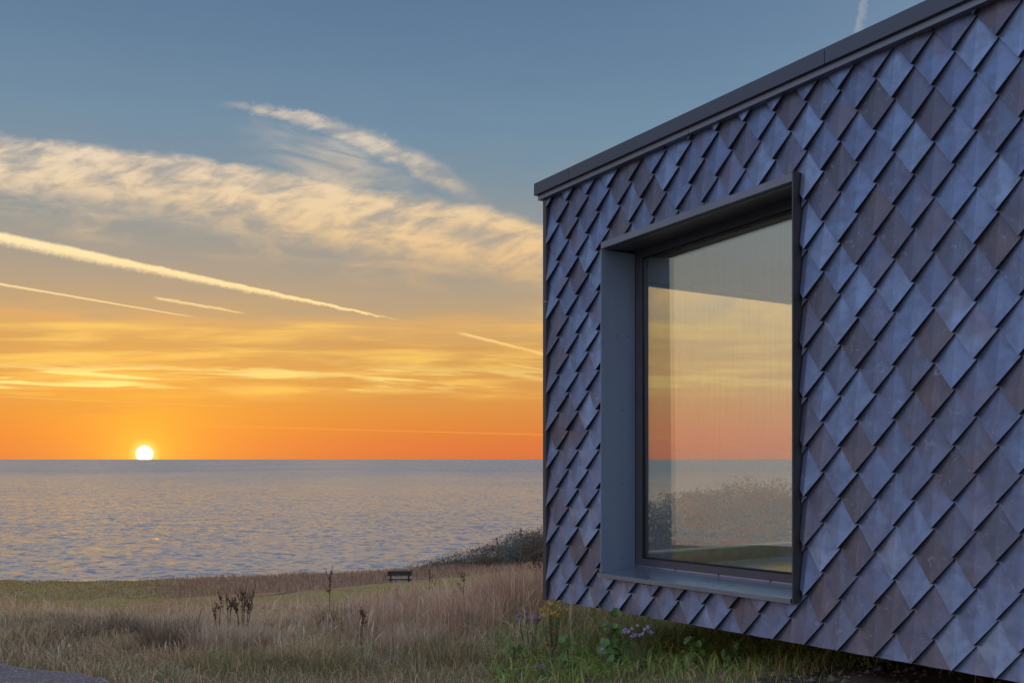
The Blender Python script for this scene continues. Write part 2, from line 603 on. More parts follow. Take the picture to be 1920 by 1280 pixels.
M = {}
M['tile'] = mat_tile()
M['backing'] = mat_plain('dark_backing', (0.03, 0.03, 0.035), 0.8)
M['tile_edge_shade'] = mat_plain('shade_tinted_tile_edge', (0.022, 0.022, 0.026), 0.7, 0.2)  # near-black colour stands in for shade below each tile's lower edges
M['flashing'] = mat_plain('dark_grey_flashing', (0.20, 0.225, 0.28), 0.42, 0.6, 0.10, 3.0, 0.03, True)
M['coping'] = mat_plain('dark_coping_sheet', (0.095, 0.11, 0.145), 0.45, 0.6, 0.08, 2.0)
M['reveal'] = mat_plain('blue_grey_reveal_sheet', (0.23, 0.29, 0.40), 0.5, 0.35, 0.10, 2.5, 0.03, True)
M['sill'] = mat_plain('folded_sill_sheet', (0.30, 0.34, 0.42), 0.28, 0.65, 0.03, 1.5)
M['frame'] = mat_plain('bronze_window_frame', (0.10, 0.092, 0.108), 0.42, 0.3, 0.10)
M['seal'] = mat_plain('black_rubber_seal', (0.012, 0.012, 0.013), 0.7)
M['glass'] = mat_glass('coated_window_glass', 0.225, 0.6, (0.95, 0.97, 0.91, 1))
M['glass_end'] = mat_glass('end_window_glass', 0.04, 0.6, (0.97, 0.98, 0.96, 1))
M['trim'] = mat_plain('dark_corner_trim', (0.10, 0.095, 0.105), 0.5, 0.5, 0.12, 3.0, 0.03, True)
M['seam'] = mat_plain('pale_seam', (0.55, 0.53, 0.5), 0.5)
M['inner'] = mat_plain('taupe_inner_wall', (0.42, 0.37, 0.34), 0.8, 0, 0.06, 2.0)
M['ceil'] = mat_plain('pale_ceiling', (0.52, 0.50, 0.47), 0.85, 0, 0.04, 2.0)
M['floor'] = mat_plain('pale_polished_floor', (0.72, 0.73, 0.66), 0.16, 0, 0.08, 2.0)
M['oak'] = mat_plain('brown_timber_rail', (0.42, 0.28, 0.17), 0.55, 0, 0.2, 9.0)
M['bead'] = mat_plain('pale_bead', (0.88, 0.86, 0.80), 0.5)
M['concrete'] = mat_plain('grey_plinth_concrete', (0.16, 0.155, 0.15), 0.9, 0, 0.15, 6.0, 0.2)
M['leafy'] = mat_leafy('meadow_blades')
M['shrub'] = mat_leafy('shrub_leaves', 0.6, 0.2, 0.25)
M['ground'] = mat_ground()
M['soil'] = mat_soil()
M['asphalt'] = mat_asphalt()
M['sea'] = mat_sea()
M['edging'] = mat_plain('pale_edging', (0.30, 0.25, 0.21), 0.85, 0, 0.25, 12.0)
M['bench_dark'] = mat_plain('dark_stained_timber', (0.035, 0.028, 0.03), 0.8, 0, 0.25, 8.0)
M['bench_pale'] = mat_plain('silvered_timber', (0.42, 0.38, 0.37), 0.8, 0, 0.2, 8.0)
M['dock'] = mat_plain('rust_brown_seed', (0.085, 0.038, 0.026), 0.85, 0, 0.35, 60.0)
M['stem_brown'] = mat_plain('dry_brown_stem', (0.14, 0.085, 0.06), 0.85, 0, 0.25, 30.0)
M['stem_green'] = mat_plain('green_stem', (0.075, 0.10, 0.035), 0.75, 0, 0.25, 30.0)
M['straw'] = mat_plain('pale_dead_stalk', (0.42, 0.34, 0.25), 0.85, 0, 0.2, 30.0)
M['leaf'] = mat_plain('fresh_green_leaf', (0.11, 0.19, 0.04), 0.55, 0, 0.35, 25.0)
M['purple'] = mat_plain('purple_petal', (0.36, 0.20, 0.42), 0.7, 0, 0.25, 60.0)
M['lilac'] = mat_plain('lilac_petal', (0.42, 0.35, 0.54), 0.7, 0, 0.2, 60.0)
M['yellow'] = mat_plain('yellow_petal', (0.58, 0.36, 0.06), 0.7, 0, 0.2, 60.0)
M['red'] = mat_plain('red_petal', (0.62, 0.06, 0.03), 0.6, 0, 0.2, 60.0)
M['stone'] = mat_plain('pebble', (0.15, 0.11, 0.09), 0.9, 0, 0.4, 40.0)


# ------------------------------------------------------------------ terrain
def fY(Y):
    return np.interp(Y, [-80, 6, 8, 10, 12, 16, 25, 40, 55, 67, 80, 90, 100, 120, 200], [0.3, 0, 0, -0.1, -0.28, -0.8, -1.95, -3.7, -5.4, -6.85, -7.4, -8.1, -8.85, -10, -14])


def Lx(X):
    return np.interp(X, [-120, -60, -33, -15, -9, -7, -4, 2, 10, 30, 120], [-1.6, -1.2, -0.9, -0.2, 0.3, 0.5, 0.95, 1.5, 2.4, 3.6, 6.0])


def smooth(x, a, b):
    t = np.clip((x - a) / (b - a), 0, 1)
    return t * t * (3 - 2 * t)


def edgeY(X):
    return np.interp(X, [-200, -33, -11, -4, 5, 30, 200], [104, 100, 87, 82, 80, 84, 90])


def wob(X, Y):
    return (0.05 * np.sin(X * 1.3 + 0.7 * Y) + 0.04 * np.sin(X * 2.1 - Y * 1.7 + 1.0) + 0.03 * np.sin(Y * 3.1 + X * 0.6)) * smooth(Y, 6.5, 9) + \
        0.10 * np.sin(X * 0.31 + 0.4) * np.sin(Y * 0.23) * smooth(Y, 18, 40)


# house placement (metres)
P0 = np.array([0.25319, 8.88551])
RZ = R(-54.47127)
ES = np.array([math.cos(RZ), math.sin(RZ)])
EN = np.array([-math.sin(RZ), math.cos(RZ)])


def to_local(X, Y):
    dx, dy = X - P0[0], Y - P0[1]
    return dx * ES[0] + dy * ES[1], dx * EN[0] + dy * EN[1]


def ground_z(X, Y):
    X = np.asarray(X, float); Y = np.asarray(Y, float)
    z = fY(Y) + Lx(X) * smooth(Y, 22, 68)
    # level pad round the house
    s, n = to_local(X, Y)
    pad = smooth(n, -3.2, -0.4) * smooth(s, -4.5, -0.5) * smooth(-n, -10.0, -6.5)
    z = z * (1 - pad) + pad * (0.02)
    z = z + wob(X, Y) * (1 - 0.6 * pad)
    # earth banked up under the front edge of the right-hand part
    z = z + 0.19 * smooth(s, 0.7, 2.8) * smooth(n, -1.5, 0.1) * smooth(-n, -4.0, -1.8)
    e = edgeY(X) + 1.2 * np.sin(X * 0.35)
    over = np.clip(Y - e, 0, 60)
    xl = -10.2 - 0.45 * np.clip(Y - 9.0, 0, 200) - 0.4 * np.sin(Y * 0.4)
    over = over + np.clip(xl - X, 0, 60)
    z = z - 0.9 * over
    return np.maximum(z, -27.0)


def grid_axis(parts):
    out = []
    for a, b, st in parts:
        out += list(np.arange(a, b - 1e-6, st))
    out.append(parts[-1][1])
    return np.array(out)


def build_ground():
    xs = grid_axis([(-220, -60, 8), (-60, -14, 0.8), (-14, 14, 0.2), (14, 60, 1.2), (60, 220, 8)])
    ys = grid_axis([(-60, 4, 4), (4, 20, 0.2), (20, 60, 0.8), (60, 110, 0.6), (110, 140, 3)])
    XX, YY = np.meshgrid(xs, ys)
    ZZ = ground_z(XX, YY)
    nx, ny = len(xs), len(ys)
    v = np.stack([XX.ravel(), YY.ravel(), ZZ.ravel()], 1)
    idx = np.arange(nx * ny).reshape(ny, nx)
    q = np.stack([idx[:-1, :-1].ravel(), idx[:-1, 1:].ravel(), idx[1:, 1:].ravel(), idx[1:, :-1].ravel()], 1)
    me = fast_mesh('ground', v, q)
    me.polygons.foreach_set('use_smooth', np.ones(len(q), bool))
    o = link('ground', me, M['ground'])
    tag(o, 'rough grassy clifftop field sloping down to the sea', 'ground', kind='structure')


def fast_mesh(name, v, quads=None, tris=None, col=None):
    me = bpy.data.meshes.new(name)
    loops, starts, totals = [], [], []
    pos = 0
    if quads is not None and len(quads):
        loops.append(np.asarray(quads).ravel())
        starts.append(pos + np.arange(len(quads)) * 4); pos += len(quads) * 4
    if tris is not None and len(tris):
        loops.append(np.asarray(tris).ravel())
        starts.append(pos + np.arange(len(tris)) * 3); pos += len(tris) * 3
    loops = np.concatenate(loops).astype(np.int32)
    starts = np.concatenate(starts).astype(np.int32)
    me.vertices.add(len(v))
    me.vertices.foreach_set('co', np.asarray(v, np.float32).ravel())
    me.loops.add(len(loops))
    me.loops.foreach_set('vertex_index', loops)
    me.polygons.add(len(starts))
    me.polygons.foreach_set('loop_start', starts)
    if col is not None:
        a = me.color_attributes.new('col', 'FLOAT_COLOR', 'POINT')
        c = np.ones((len(v), 4), np.float32)
        c[:, :3] = col
        a.data.foreach_set('color', c.ravel())
    me.update(calc_edges=True)
    return me


build_ground()

# sea: rings of quads out to the horizon
def build_sea():
    rs = np.concatenate([np.geomspace(60, 90000, 60)])
    an = np.radians(np.linspace(-180, 180, 145))
    v = np.array([(r * math.sin(a), r * math.cos(a), -25.0) for r in rs for a in an])
    n = len(an)
    idx = np.arange(len(rs) * n).reshape(len(rs), n)
    q = np.stack([idx[:-1, :-1].ravel(), idx[1:, :-1].ravel(), idx[1:, 1:].ravel(), idx[:-1, 1:].ravel()], 1)[:, ::-1]
    o = link('sea', fast_mesh('sea', v, q), M['sea'])
    tag(o, 'calm grey mauve sea reaching to the horizon', 'sea', kind='structure')


build_sea()


def build_path():
    # asphalt path in the near left corner, with a thin pale edging
    edge = [(-8.8, -6), (-8.8, 4), (-8.4, 6.6), (-7.6, 8.0), (-6.7, 8.6), (-5.6, 8.75), (-4.6, 8.58), (-4.05, 8.42), (-3.72, 8.2), (-3.38, 7.96), (-3.12, 7.76), (-2.9, 7.55), (-2.55, 7.1), (-2.1, 6.3), (-1.7, 5.3), (-1.5, 4.0), (-1.5, -6)]
    vs, fs = [], []
    n = len(edge)
    ev = [Vector((x, y, 0)) for x, y in edge]
    for (x, y) in edge:
        vs.append((x, y, float(ground_z(x, y)) + 0.014))
    for i in range(n):
        t = (ev[min(i + 1, n - 1)] - ev[max(i - 1, 0)]).normalized()
        q = ev[i] + Vector((t.y, -t.x, 0)) * 2.4
        vs.append((q.x, q.y, float(ground_z(q.x, q.y)) + 0.035))
    for i in range(n - 1):
        fs.append((i, i + 1, n + i + 1, n + i))
    m = MB(); m.v = vs; m.f = [f[::-1] for f in fs]
    m.build('path', M['asphalt'])
    tag(bpy.data.objects['path'], 'dark asphalt path in the near left corner', 'path', kind='structure')
    k = MB()
    pts = [Vector((x, y, float(ground_z(x, y)) + 0.010)) for x, y in edge[3:15]]
    k.tube(pts, 0.010, 5)
    o = k.build('kerb', M['edging'])
    tag(o, 'thin pale edging along the asphalt path', 'kerb', kind='structure')


build_path()

# ------------------------------------------------------------------ house
U, V = 0.25286, 0.31
C0 = 0.698


def zr(r): return 3.53589 - V * r
def z_top(s): return 3.898 + 0.0702 * s
def z_fb(s): return 3.757 + 0.0702 * s
def z_head(s): return 3.216 + 0.0702 * s       # top of the head flashing
def z_soff(s): return 3.161 + 0.0702 * s


LEN, DEP = 9.2, 6.2
WL, WR = 0.79, 2.64
ZB = 0.436

house = empty('seaside_pavilion', (P0[0], P0[1], 0.0), RZ)
tag(house, 'low seaside pavilion clad in dark diamond metal tiles with one big window', 'building')


def quad_sz(s0, s1, b, t):
    fb = b if callable(b) else (lambda s: b)
    ft = t if callable(t) else (lambda s: t)
    return [(s0, fb(s0)), (s1, fb(s1)), (s1, ft(s1)), (s0, ft(s0))]


# front wall with the window opening
w = MB()
for (a, b, lo, hi) in ((0.012, WL, ZB + .032, z_fb), (WR, LEN, ZB + .032, z_fb), (WL, WR, ZB + .032, 0.70), (WL, WR, z_head, z_fb)):
    w.prism(quad_sz(a, b, lo, (lambda f: (lambda s: f(s) + 0.02))(hi) if callable(hi) else hi), 0.066, 0.385)
wall = w.build('wall', M['backing'], house)

# --- tiles
HW, HH = U / 2, V / 2
RID = 0.0125


def tile_y(x, z): return 0.024 + 0.160 * z + RID / HW * abs(x)


FACETS = [[(0, -HH), (0, HH * 1.13), (-HW, 0.032), (-HW, 0.0)], [(0, -HH), (HW, 0.0), (HW, 0.032), (0, HH * 1.13)]]
FACETS[0] = FACETS[0][::-1]
FACETS[0] = [FACETS[0][-1]] + FACETS[0][:-1]
TH = 0.0022


def facet_mesh(polys, name):
    vs, fs, mi = [], [], []
    low = lambda p: abs(p[1] + HH * (1 - abs(p[0]) / HW)) < 1e-5
    ret = lambda p: TH + 0.038 - 0.024 * abs(p[0]) / HW
    for poly in polys:
        n = len(poly)
        if n < 3: continue
        ar = sum(poly[i][0] * poly[(i + 1) % n][1] - poly[(i + 1) % n][0] * poly[i][1] for i in range(n))
        if abs(ar) < 2e-5: continue
        if ar < 0: poly = poly[::-1]
        b = len(vs)
        vs += [(x, tile_y(x, z), z) for x, z in poly] + [(x, tile_y(x, z) + TH, z) for x, z in poly]
        fs.append(tuple(b + i for i in range(n))); mi.append(0)
        fs.append(tuple(b + n + i for i in range(n - 1, -1, -1))); mi.append(1)
        for i in range(n):
            j = (i + 1) % n
            fs.append((b + i, b + n + i, b + n + j, b + j)); mi.append(0)
            p, q = poly[i], poly[j]
            if low(p) and low(q):        # turned-in edge of the tile, coloured near-black to paint in the shadow gap
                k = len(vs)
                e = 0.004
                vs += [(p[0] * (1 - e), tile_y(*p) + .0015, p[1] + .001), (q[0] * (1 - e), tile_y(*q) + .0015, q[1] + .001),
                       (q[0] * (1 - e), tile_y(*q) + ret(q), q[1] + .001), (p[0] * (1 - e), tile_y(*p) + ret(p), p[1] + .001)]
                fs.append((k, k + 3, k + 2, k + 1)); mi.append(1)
    if not fs: return None
    me = bpy.data.meshes.new(name)
    me.from_pydata(vs, [], fs)
    me.polygons.foreach_set('material_index', mi)
    me.update()
    return me


def clip(poly, a, b, c):
    """keep a*x + b*z <= c"""
    out = []
    n = len(poly)
    for i in range(n):
        p, q = poly[i], poly[(i + 1) % n]
        dp, dq = a * p[0] + b * p[1] - c, a * q[0] + b * q[1] - c
        if dp <= 0: out.append(p)
        if (dp < 0 < dq) or (dq < 0 < dp):
            t = dp / (dp - dq)
            out.append((p[0] + (q[0] - p[0]) * t, p[1] + (q[1] - p[1]) * t))
    return out


FULL = facet_mesh([list(FACETS[0]), list(FACETS[1])], 'tile')
FULL.materials.append(M['tile']); FULL.materials.append(M['tile_edge_shade'])
KX = 0.0702
rt = random.Random(5)
rest = MB()
ntile = 0
WX0, WX1, WZ0 = 0.786, 2.668, 0.700
ci = -1
while True:
    c = ci * 0.5
    s = (c + C0) * U
    if s > LEN + 0.1: break
    k = -8
    while k <= 21:
        r = k * 0.5
        if (ci % 2) == (k % 2):
            zc = zr(r) + HH
            if zc - HH < z_fb(s + HW) + 0.0 and zc + HH > ZB + 0.01:
                polys = []
                touched = False
                for fc in FACETS:
                    p = list(fc)
                    q = clip(p, -1, 0, -(0.045 - s)); q = clip(q, 0, -1, -(ZB - 0.002 - zc))
                    # roof line: z <= z_fb(s)+0.02
                    q = clip(q, -KX, 1, z_fb(s) + 0.02 - zc)
                    q = clip(q, 1, 0, LEN - s)
                    # cut the window opening out: left, right, above, below pieces
                    inside = clip(clip(clip(clip(list(q), -1, 0, -(WX0 - s)), 1, 0, WX1 - s), 0, -1, -(WZ0 - zc)), -KX, 1, z_head(s) - zc)
                    pin = sum(inside[i][0] * inside[(i + 1) % len(inside)][1] - inside[(i + 1) % len(inside)][0] * inside[i][1] for i in range(len(inside))) if len(inside) > 2 else 0
                    if abs(pin) > 1e-6:
                        touched = True
                        polys.append(clip(list(q), 1, 0, WX0 - s))
                        polys.append(clip(list(q), -1, 0, -(WX1 - s)))
                        mid = clip(clip(list(q), -1, 0, -(WX0 - s)), 1, 0, WX1 - s)
                        polys.append(clip(list(mid), 0, 1, WZ0 - zc))
                        polys.append(clip(list(mid), KX, -1, -(z_head(s) - zc)))
                    else:
                        if len(q) != len(p) or any(abs(u[0] - v_[0]) + abs(u[1] - v_[1]) > 1e-6 for u, v_ in zip(p, q)): touched = True
                        polys.append(q)
                if touched:
                    me = facet_mesh(polys, 'tile')
                    if me is not None: me.materials.append(M['tile']); me.materials.append(M['tile_edge_shade'])
                else:
                    me = FULL
                if me is not None:
                    rx, ry, rz = rt.gauss(0, .008), rt.gauss(0, .004), rt.gauss(0, .010)
                    if touched: rx, ry, rz = rx * .4, 0, rz * .4
                    dy = rt.uniform(-.0015, .0015)
                    if c <= 16.0:
                        o = bpy.data.objects.new('tile', me)
                        COL.objects.link(o)
                        o.parent = wall
                        o.location = (s, dy, zc)
                        o.rotation_euler = (rx, ry, rz)
                        ntile += 1
                    else:
                        mt = Matrix.Translation((s, dy, zc)) @ Matrix.Rotation(rz, 4, 'Z') @ Matrix.Rotation(rx, 4, 'X')
                        rest.add([mt @ v_.co for v_ in me.vertices], [tuple(p_.vertices) for p_ in me.polygons])
        k += 1
    ci += 1
print('tiles', ntile)
o = rest.build('tile_field', M['tile'], wall)
tag(o, kind='stuff')

# corner trim with one pale seam
t = MB().box((0.0, 0.004, ZB - 0.004), (0.043, 0.30, 2.905)); t.build('corner_trim', M['trim'], house, 0.003)
t = MB().box((0.0, 0.004, 2.911), (0.043, 0.30, z_fb(0) + 0.01)); t.build('corner_trim', M['trim'], house, 0.003)
MB().box((-0.002, 0.002, 2.905), (0.041, 0.29, 2.911)).build('seam', M['seam'], house)

# --- roof with coping lengths and fascia
roof = MB().prism(quad_sz(-0.02, LEN + .05, lambda s: z_top(s) - 0.13, lambda s: z_top(s) - 0.012), 0.06, DEP + 0.05).build('roof', M['coping'], house)
cuts = [-0.055, 0.411, 2.905, 5.4, LEN + 0.08]
for a, b in zip(cuts[:-1], cuts[1:]):
    cp = MB()
    a2, b2 = a + 0.0015, b - 0.0015
    cp.prism(quad_sz(a2, b2, lambda s: z_top(s) - 0.100, z_top), -0.05, 0.16)
    cp.build('coping', M['coping'], roof, 0.003)
fcut = [-0.035, 1.72, 4.1, 6.6, LEN + 0.04]
for a, b in zip(fcut[:-1], fcut[1:]):
    MB().prism(quad_sz(a + .001, b - .001, z_fb, lambda s: z_top(s) - 0.1005), -0.022, 0.045).build('fascia', M['flashing'], roof, 0.002)

# --- window
win = MB()
FY0, FY1 = 0.322, 0.384
FW = 0.072
sof_in = lambda s: z_soff(s) + 0.03
for poly in (quad_sz(WL + .004, WL + FW, 0.76, lambda s: sof_in(s) - .004), quad_sz(WR - FW, WR - .004, 0.76, lambda s: sof_in(s) - .004),
             quad_sz(WL + FW, WR - FW, 0.76, 0.822), quad_sz(WL + FW, WR - FW, lambda s: sof_in(s) - FW, lambda s: sof_in(s) - .004)):
    win.prism(poly, FY0, FY1)
window = win.build('window', M['frame'], house, 0.003)
# inner stop bead, a second thinner step
sb = MB()
GL, GR = WL + FW, WR - FW
for poly in (quad_sz(GL, GL + .018, 0.822, lambda s: sof_in(s) - FW), quad_sz(GR - .018, GR, 0.822, lambda s: sof_in(s) - FW),
             quad_sz(GL + .018, GR - .018, 0.822, 0.834), quad_sz(GL + .018, GR - .018, lambda s: sof_in(s) - FW - .016, lambda s: sof_in(s) - FW)):
    sb.prism(poly, FY0 + .012, FY1 - .004)
sb.build('glazing_bead', M['seal'], window)
pn = MB().prism(quad_sz(GL + .016, GR - .016, 0.832, lambda s: sof_in(s) - FW - .014), 0.345, 0.369)
po = pn.build('pane', M['glass'], window)
for v_ in po.data.vertices:          # the big pane leans out a hair at its head
    v_.co.y -= (v_.co.z - 0.832) * 0.0062
# reveal sheets
MB().box((WL, -0.028, 0.728), (WL + 0.003, FY0 - .004, z_soff(WL) - .001)).build('reveal', M['reveal'], window)
rv = MB()
rv.add([(WL + .003, 0.0, z_soff(WL)), (WR - .004, 0.0, z_soff(WR)), (WR - .004, FY1, sof_in(WR)), (WL + .003, FY1, sof_in(WL)),
        (WL + .003, 0.0, z_soff(WL) + .004), (WR - .004, 0.0, z_soff(WR) + .004), (WR - .004, FY1, sof_in(WR) + .004), (WL + .003, FY1, sof_in(WL) + .004)],
       [(0, 3, 2, 1), (4, 5, 6, 7), (0, 1, 5, 4), (1, 2, 6, 5), (2, 3, 7, 6), (3, 0, 4, 7)])
rv.build('head_lining', M['frame'], window)
MB().prism(quad_sz(WL - .006, WR + .0095, lambda s: z_head(s) - .052, z_head), -0.030, 0.06).build('head_flashing', M['flashing'], window, 0.002)
MB().prism(quad_sz(WR + .010, WR + .020, 0.692, lambda s: z_head(s) + .006), -0.042, 0.075).build('jamb', M['trim'], window, 0.001)
MB().box((WR - .003, 0.0, 0.73), (WR + .006, FY0 - .003, z_soff(WR))).build('reveal', M['reveal'], window)
MB().box((WL - .008, -0.031, 0.73), (WL - .0005, 0.06, z_soff(WL))).build('jamb', M['reveal'], window, 0.001)
sl_ = MB()
s0, s1 = WL - .022, WR + .004
sl_.add([(s0, -.052, .722), (s1, -.052, .722), (s1, FY0 + .02, .758), (s0, FY0 + .02, .758), (s0, -.052, .690), (s1, -.052, .690), (s1, -.03, .690), (s0, -.03, .690), (s1, FY0 + .02, .70), (s0, FY0 + .02, .70)],
        [(0, 1, 2, 3), (1, 0, 4, 5), (5, 4, 7, 6), (6, 7, 9, 8), (8, 9, 3, 2), (0, 3, 9, 7, 4), (1, 5, 6, 8, 2)])
sl_.build('sill', M['sill'], window, 0.0015)
MB().box((WL + .02, FY0 - .008, .757), (WR - .02, FY0 + .004, .768)).build('sill_trim', M['sill'], window)
for s in (1.247, 1.687, 2.17):
    MB().tube([(s, FY0 - .012, .766), (s, FY0, .766)], .006, 6).build('weep_hole', M['seal'], window)
for (y, z) in ((0.13, 2.56), (0.24, 2.56), (0.18, 1.98), (0.18, 1.40), (0.18, .82)):
    MB().tube([(WL + .003, y, z), (WL + .0055, y, z)], .006, 7).build('screw', M['frame'], window)
for s in (1.27, 1.34):
    MB().box((s, -0.04, .680), (s + .012, -.028, .692)).build('sill_clip', M['seal'], window)

# --- interior and the other walls
IL = MB()
for (a, b, lo, hi) in ((0.26, WL + .04, 0.66, 3.55), (WR - .04, LEN - .25, 0.66, 3.6), (WL + .04, WR - .04, 0.66, 0.80), (WL + .04, WR - .04, lambda s: z_soff(s) - .02, 3.6)):
    IL.prism(quad_sz(a, b, lo, hi), 0.387, 0.42)
IL.build('inner_lining', M['inner'], house)
EY0, EY1 = 0.94, 5.35
LZ, RZT, FZ = 3.155, 0.785, 0.668
ew = MB()
ew.box((0.02, 0.30, ZB + .031), (0.25, EY0, z_fb(0))).box((0.02, EY1, ZB + .031), (0.25, DEP, z_fb(0))).box((0.02, EY0, LZ), (0.25, EY1, z_fb(0))).box((0.02, EY0, ZB + .031), (0.25, EY1, FZ - .01))
end = ew.build('end_wall', M['inner'], house)
ef = MB()
ef.box((0.10, EY0, FZ - .01), (0.17, EY0 + .05, LZ)).box((0.10, EY1 - .05, FZ - .01), (0.17, EY1, LZ)).box((0.10, EY0 + .05, LZ - .03), (0.17, EY1 - .05, LZ)).box((0.10, 3.4, RZT), (0.17, 3.45, LZ - .03))
ef.build('end_window_frame', M['frame'], end)
MB().box((0.10, EY0 + .05, FZ - .01), (0.20, EY1 - .05, RZT - .012)).build('bottom_rail', M['oak'], end)
MB().box((0.09, EY0 + .05, RZT - .012), (0.215, EY1 - .05, RZT)).build('bead', M['bead'], end)
MB().box((0.125, EY0 + .05, RZT), (0.137, 3.4, LZ - .03)).build('pane', M['glass_end'], end)
MB().box((0.125, 3.45, RZT), (0.137, EY1 - .05, LZ - .03)).build('pane', M['glass_end'], end)
MB().box((0.25, 0.42, 0.60), (LEN - .25, DEP - .25, FZ)).build('floor', M['floor'], house)
MB().prism(quad_sz(0.25, LEN - .25, lambda s: 3.44 + KX * s, lambda s: 3.50 + KX * s), 0.42, DEP - .25).build('ceiling', M['ceil'], house)
MB().prism(quad_sz(0.02, LEN, ZB + .031, z_fb), DEP - .25, DEP).build('rear_wall', M['inner'], house)
MB().prism(quad_sz(LEN - .25, LEN, ZB + .031, z_fb), 0.39, DEP - .25).build('side_wall', M['inner'], house)
MB().box((0.045, 0.07, ZB + .003), (LEN - .01, DEP - .02, ZB + .03)).build('underside', M['backing'], house)
MB().box((1.2, 2.6, -0.4), (LEN - .6, DEP - .6, ZB + .002)).build('plinth', M['concrete'], house)


# ------------------------------------------------------------------ soil under the front edge
def build_soil():
    ss = np.linspace(1.4, 9.0, 110)
    nn = np.linspace(-0.9, 5.0, 80)
    S, N_ = np.meshgrid(ss, nn)
    X = P0[0] + ES[0] * S + EN[0] * N_
    Y = P0[1] + ES[1] * S + EN[1] * N_
    Z = ground_z(X, Y)
    e = smooth(S, 1.9, 3.2) * smooth(N_, -0.9, 0.1)
    nz = np.array([mnoise.fractal(Vector((float(x) * 3, float(y) * 3, 0)), 1.0, 2.0, 5) for x, y in zip(X.ravel(), Y.ravel())]).reshape(X.shape)
    Z = Z - 0.03 + e * (0.07 + 0.05 * nz)
    v = np.stack([X.ravel(), Y.ravel(), Z.ravel()], 1)
    idx = np.arange(v.shape[0]).reshape(len(nn), len(ss))
    q = np.stack([idx[:-1, :-1].ravel(), idx[:-1, 1:].ravel(), idx[1:, 1:].ravel(), idx[1:, :-1].ravel()], 1)
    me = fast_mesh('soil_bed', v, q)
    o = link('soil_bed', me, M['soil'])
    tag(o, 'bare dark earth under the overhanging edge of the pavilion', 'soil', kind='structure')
    rs = random.Random(3)
    b = MB()
    for i in range(2600):
        s, n = rs.uniform(1.8, 7.5), rs.uniform(-0.5, 3.2)
        x = P0[0] + ES[0] * s + EN[0] * n; y = P0[1] + ES[1] * s + EN[1] * n
        ee = float(smooth(s, 1.9, 3.2) * smooth(n, -.9, .1))
        z = float(ground_z(x, y)) - 0.03 + ee * (0.07 + 0.05 * mnoise.fractal(Vector((x * 3, y * 3, 0)), 1.0, 2.0, 5))
        r = rs.uniform(.008, .024) if rs.random() < .9 else rs.uniform(.025, .045)
        b.blob((x, y, z + r * .3), (r, r * rs.uniform(.6, 1), r * rs.uniform(.45, .8)), rs)
    o = b.build('soil_clods', M['stone'])
    tag(o, 'loose clods and small stones lying on the dark earth', 'clods', kind='stuff')


build_soil()


# ------------------------------------------------------------------ grass
class Blades:
    def __init__(self):
        self.p, self.h, self.w, self.a, self.l, self.c0, self.c1, self.hd = [], [], [], [], [], [], [], []

    def add(self, X, Y, h, w, ang, lean, c0, c1, head, z=None):
        self.p.append(np.stack([X, Y, (ground_z(X, Y) if z is None else z) - 0.01], 1))
        for l, v in ((self.h, h), (self.w, w), (self.a, ang), (self.l, lean), (self.hd, head)):
            l.append(np.broadcast_to(v, X.shape).astype(float))
        self.c0.append(c0); self.c1.append(c1)

    def build(self, name, mat):
        p = np.concatenate(self.p); n = len(p)
        h, w, a, l, hd = (np.concatenate(q) for q in (self.h, self.w, self.a, self.l, self.hd))
        c0, c1 = np.concatenate(self.c0), np.concatenate(self.c1)
        d = np.stack([np.cos(a), np.sin(a), np.zeros(n)], 1)
        fa = a + RNG.uniform(.6, 2.5, n)
        sd = np.stack([np.cos(fa), np.sin(fa), np.zeros(n)], 1)
        up = np.array([0, 0, 1.0])

        def pt(t):
            return p + up * (h * t * (1 - .35 * np.clip(l, 0, 1.5) * t * t))[:, None] + d * (h * l * t ** 2)[:, None]
        ts = (0.0, 0.55, 0.84)
        wid = (np.where(hd > 0, .55, 1.0), np.where(hd > 0, .45, .8), np.where(hd > 0, hd, .5))
        V_, C_ = [], []
        for t, k in zip(ts, wid):
            q = pt(t)
            V_ += [q - sd * (w * k * .5)[:, None], q + sd * (w * k * .5)[:, None]]
            m = np.clip(t * 1.15, 0, 1)
            cc = c0 * (1 - m) + c1 * m
            C_ += [cc, cc]
        V_.append(pt(1.0)); C_.append(c1)
        v = np.stack(V_, 1).reshape(-1, 3); c = np.stack(C_, 1).reshape(-1, 3)
        b = np.arange(n) * 7
        q = np.concatenate([np.stack([b, b + 1, b + 3, b + 2], 1), np.stack([b + 2, b + 3, b + 5, b + 4], 1)])
        t = np.stack([b + 4, b + 5, b + 6], 1)
        print(name, n)
        return link(name, fast_mesh(name, v, q, t, c), mat)


def pal(n, cols, jit=0.18):
    cols = np.array(cols)
    i = RNG.integers(0, len(cols), n)
    c = cols[i] * (1 + RNG.normal(0, jit, (n, 1))) * (1 + RNG.normal(0, .05, (n, 3)))
    return np.clip(c * np.array([2.05, 1.9, 1.85]), 0.004, 0.85)


def fan(n, y0, y1, k0, k1, pw=1.0):
    """positions on the ground in a wedge ahead, even per area"""
    Y = np.sqrt(RNG.uniform(y0 ** 2, y1 ** 2, n))
    X = RNG.uniform(k0, k1, n) * Y
    return X, Y


def patch(X, Y, sc, seed):
    a = np.sin(X * sc * 1.7 + seed) * np.cos(Y * sc * 1.3 + seed * 2.1) + np.sin((X + Y) * sc * 2.9 + seed * 3.3) * .6 + np.sin((X * .6 - Y) * sc * 4.7 + seed) * .4
    return .5 + a * .25


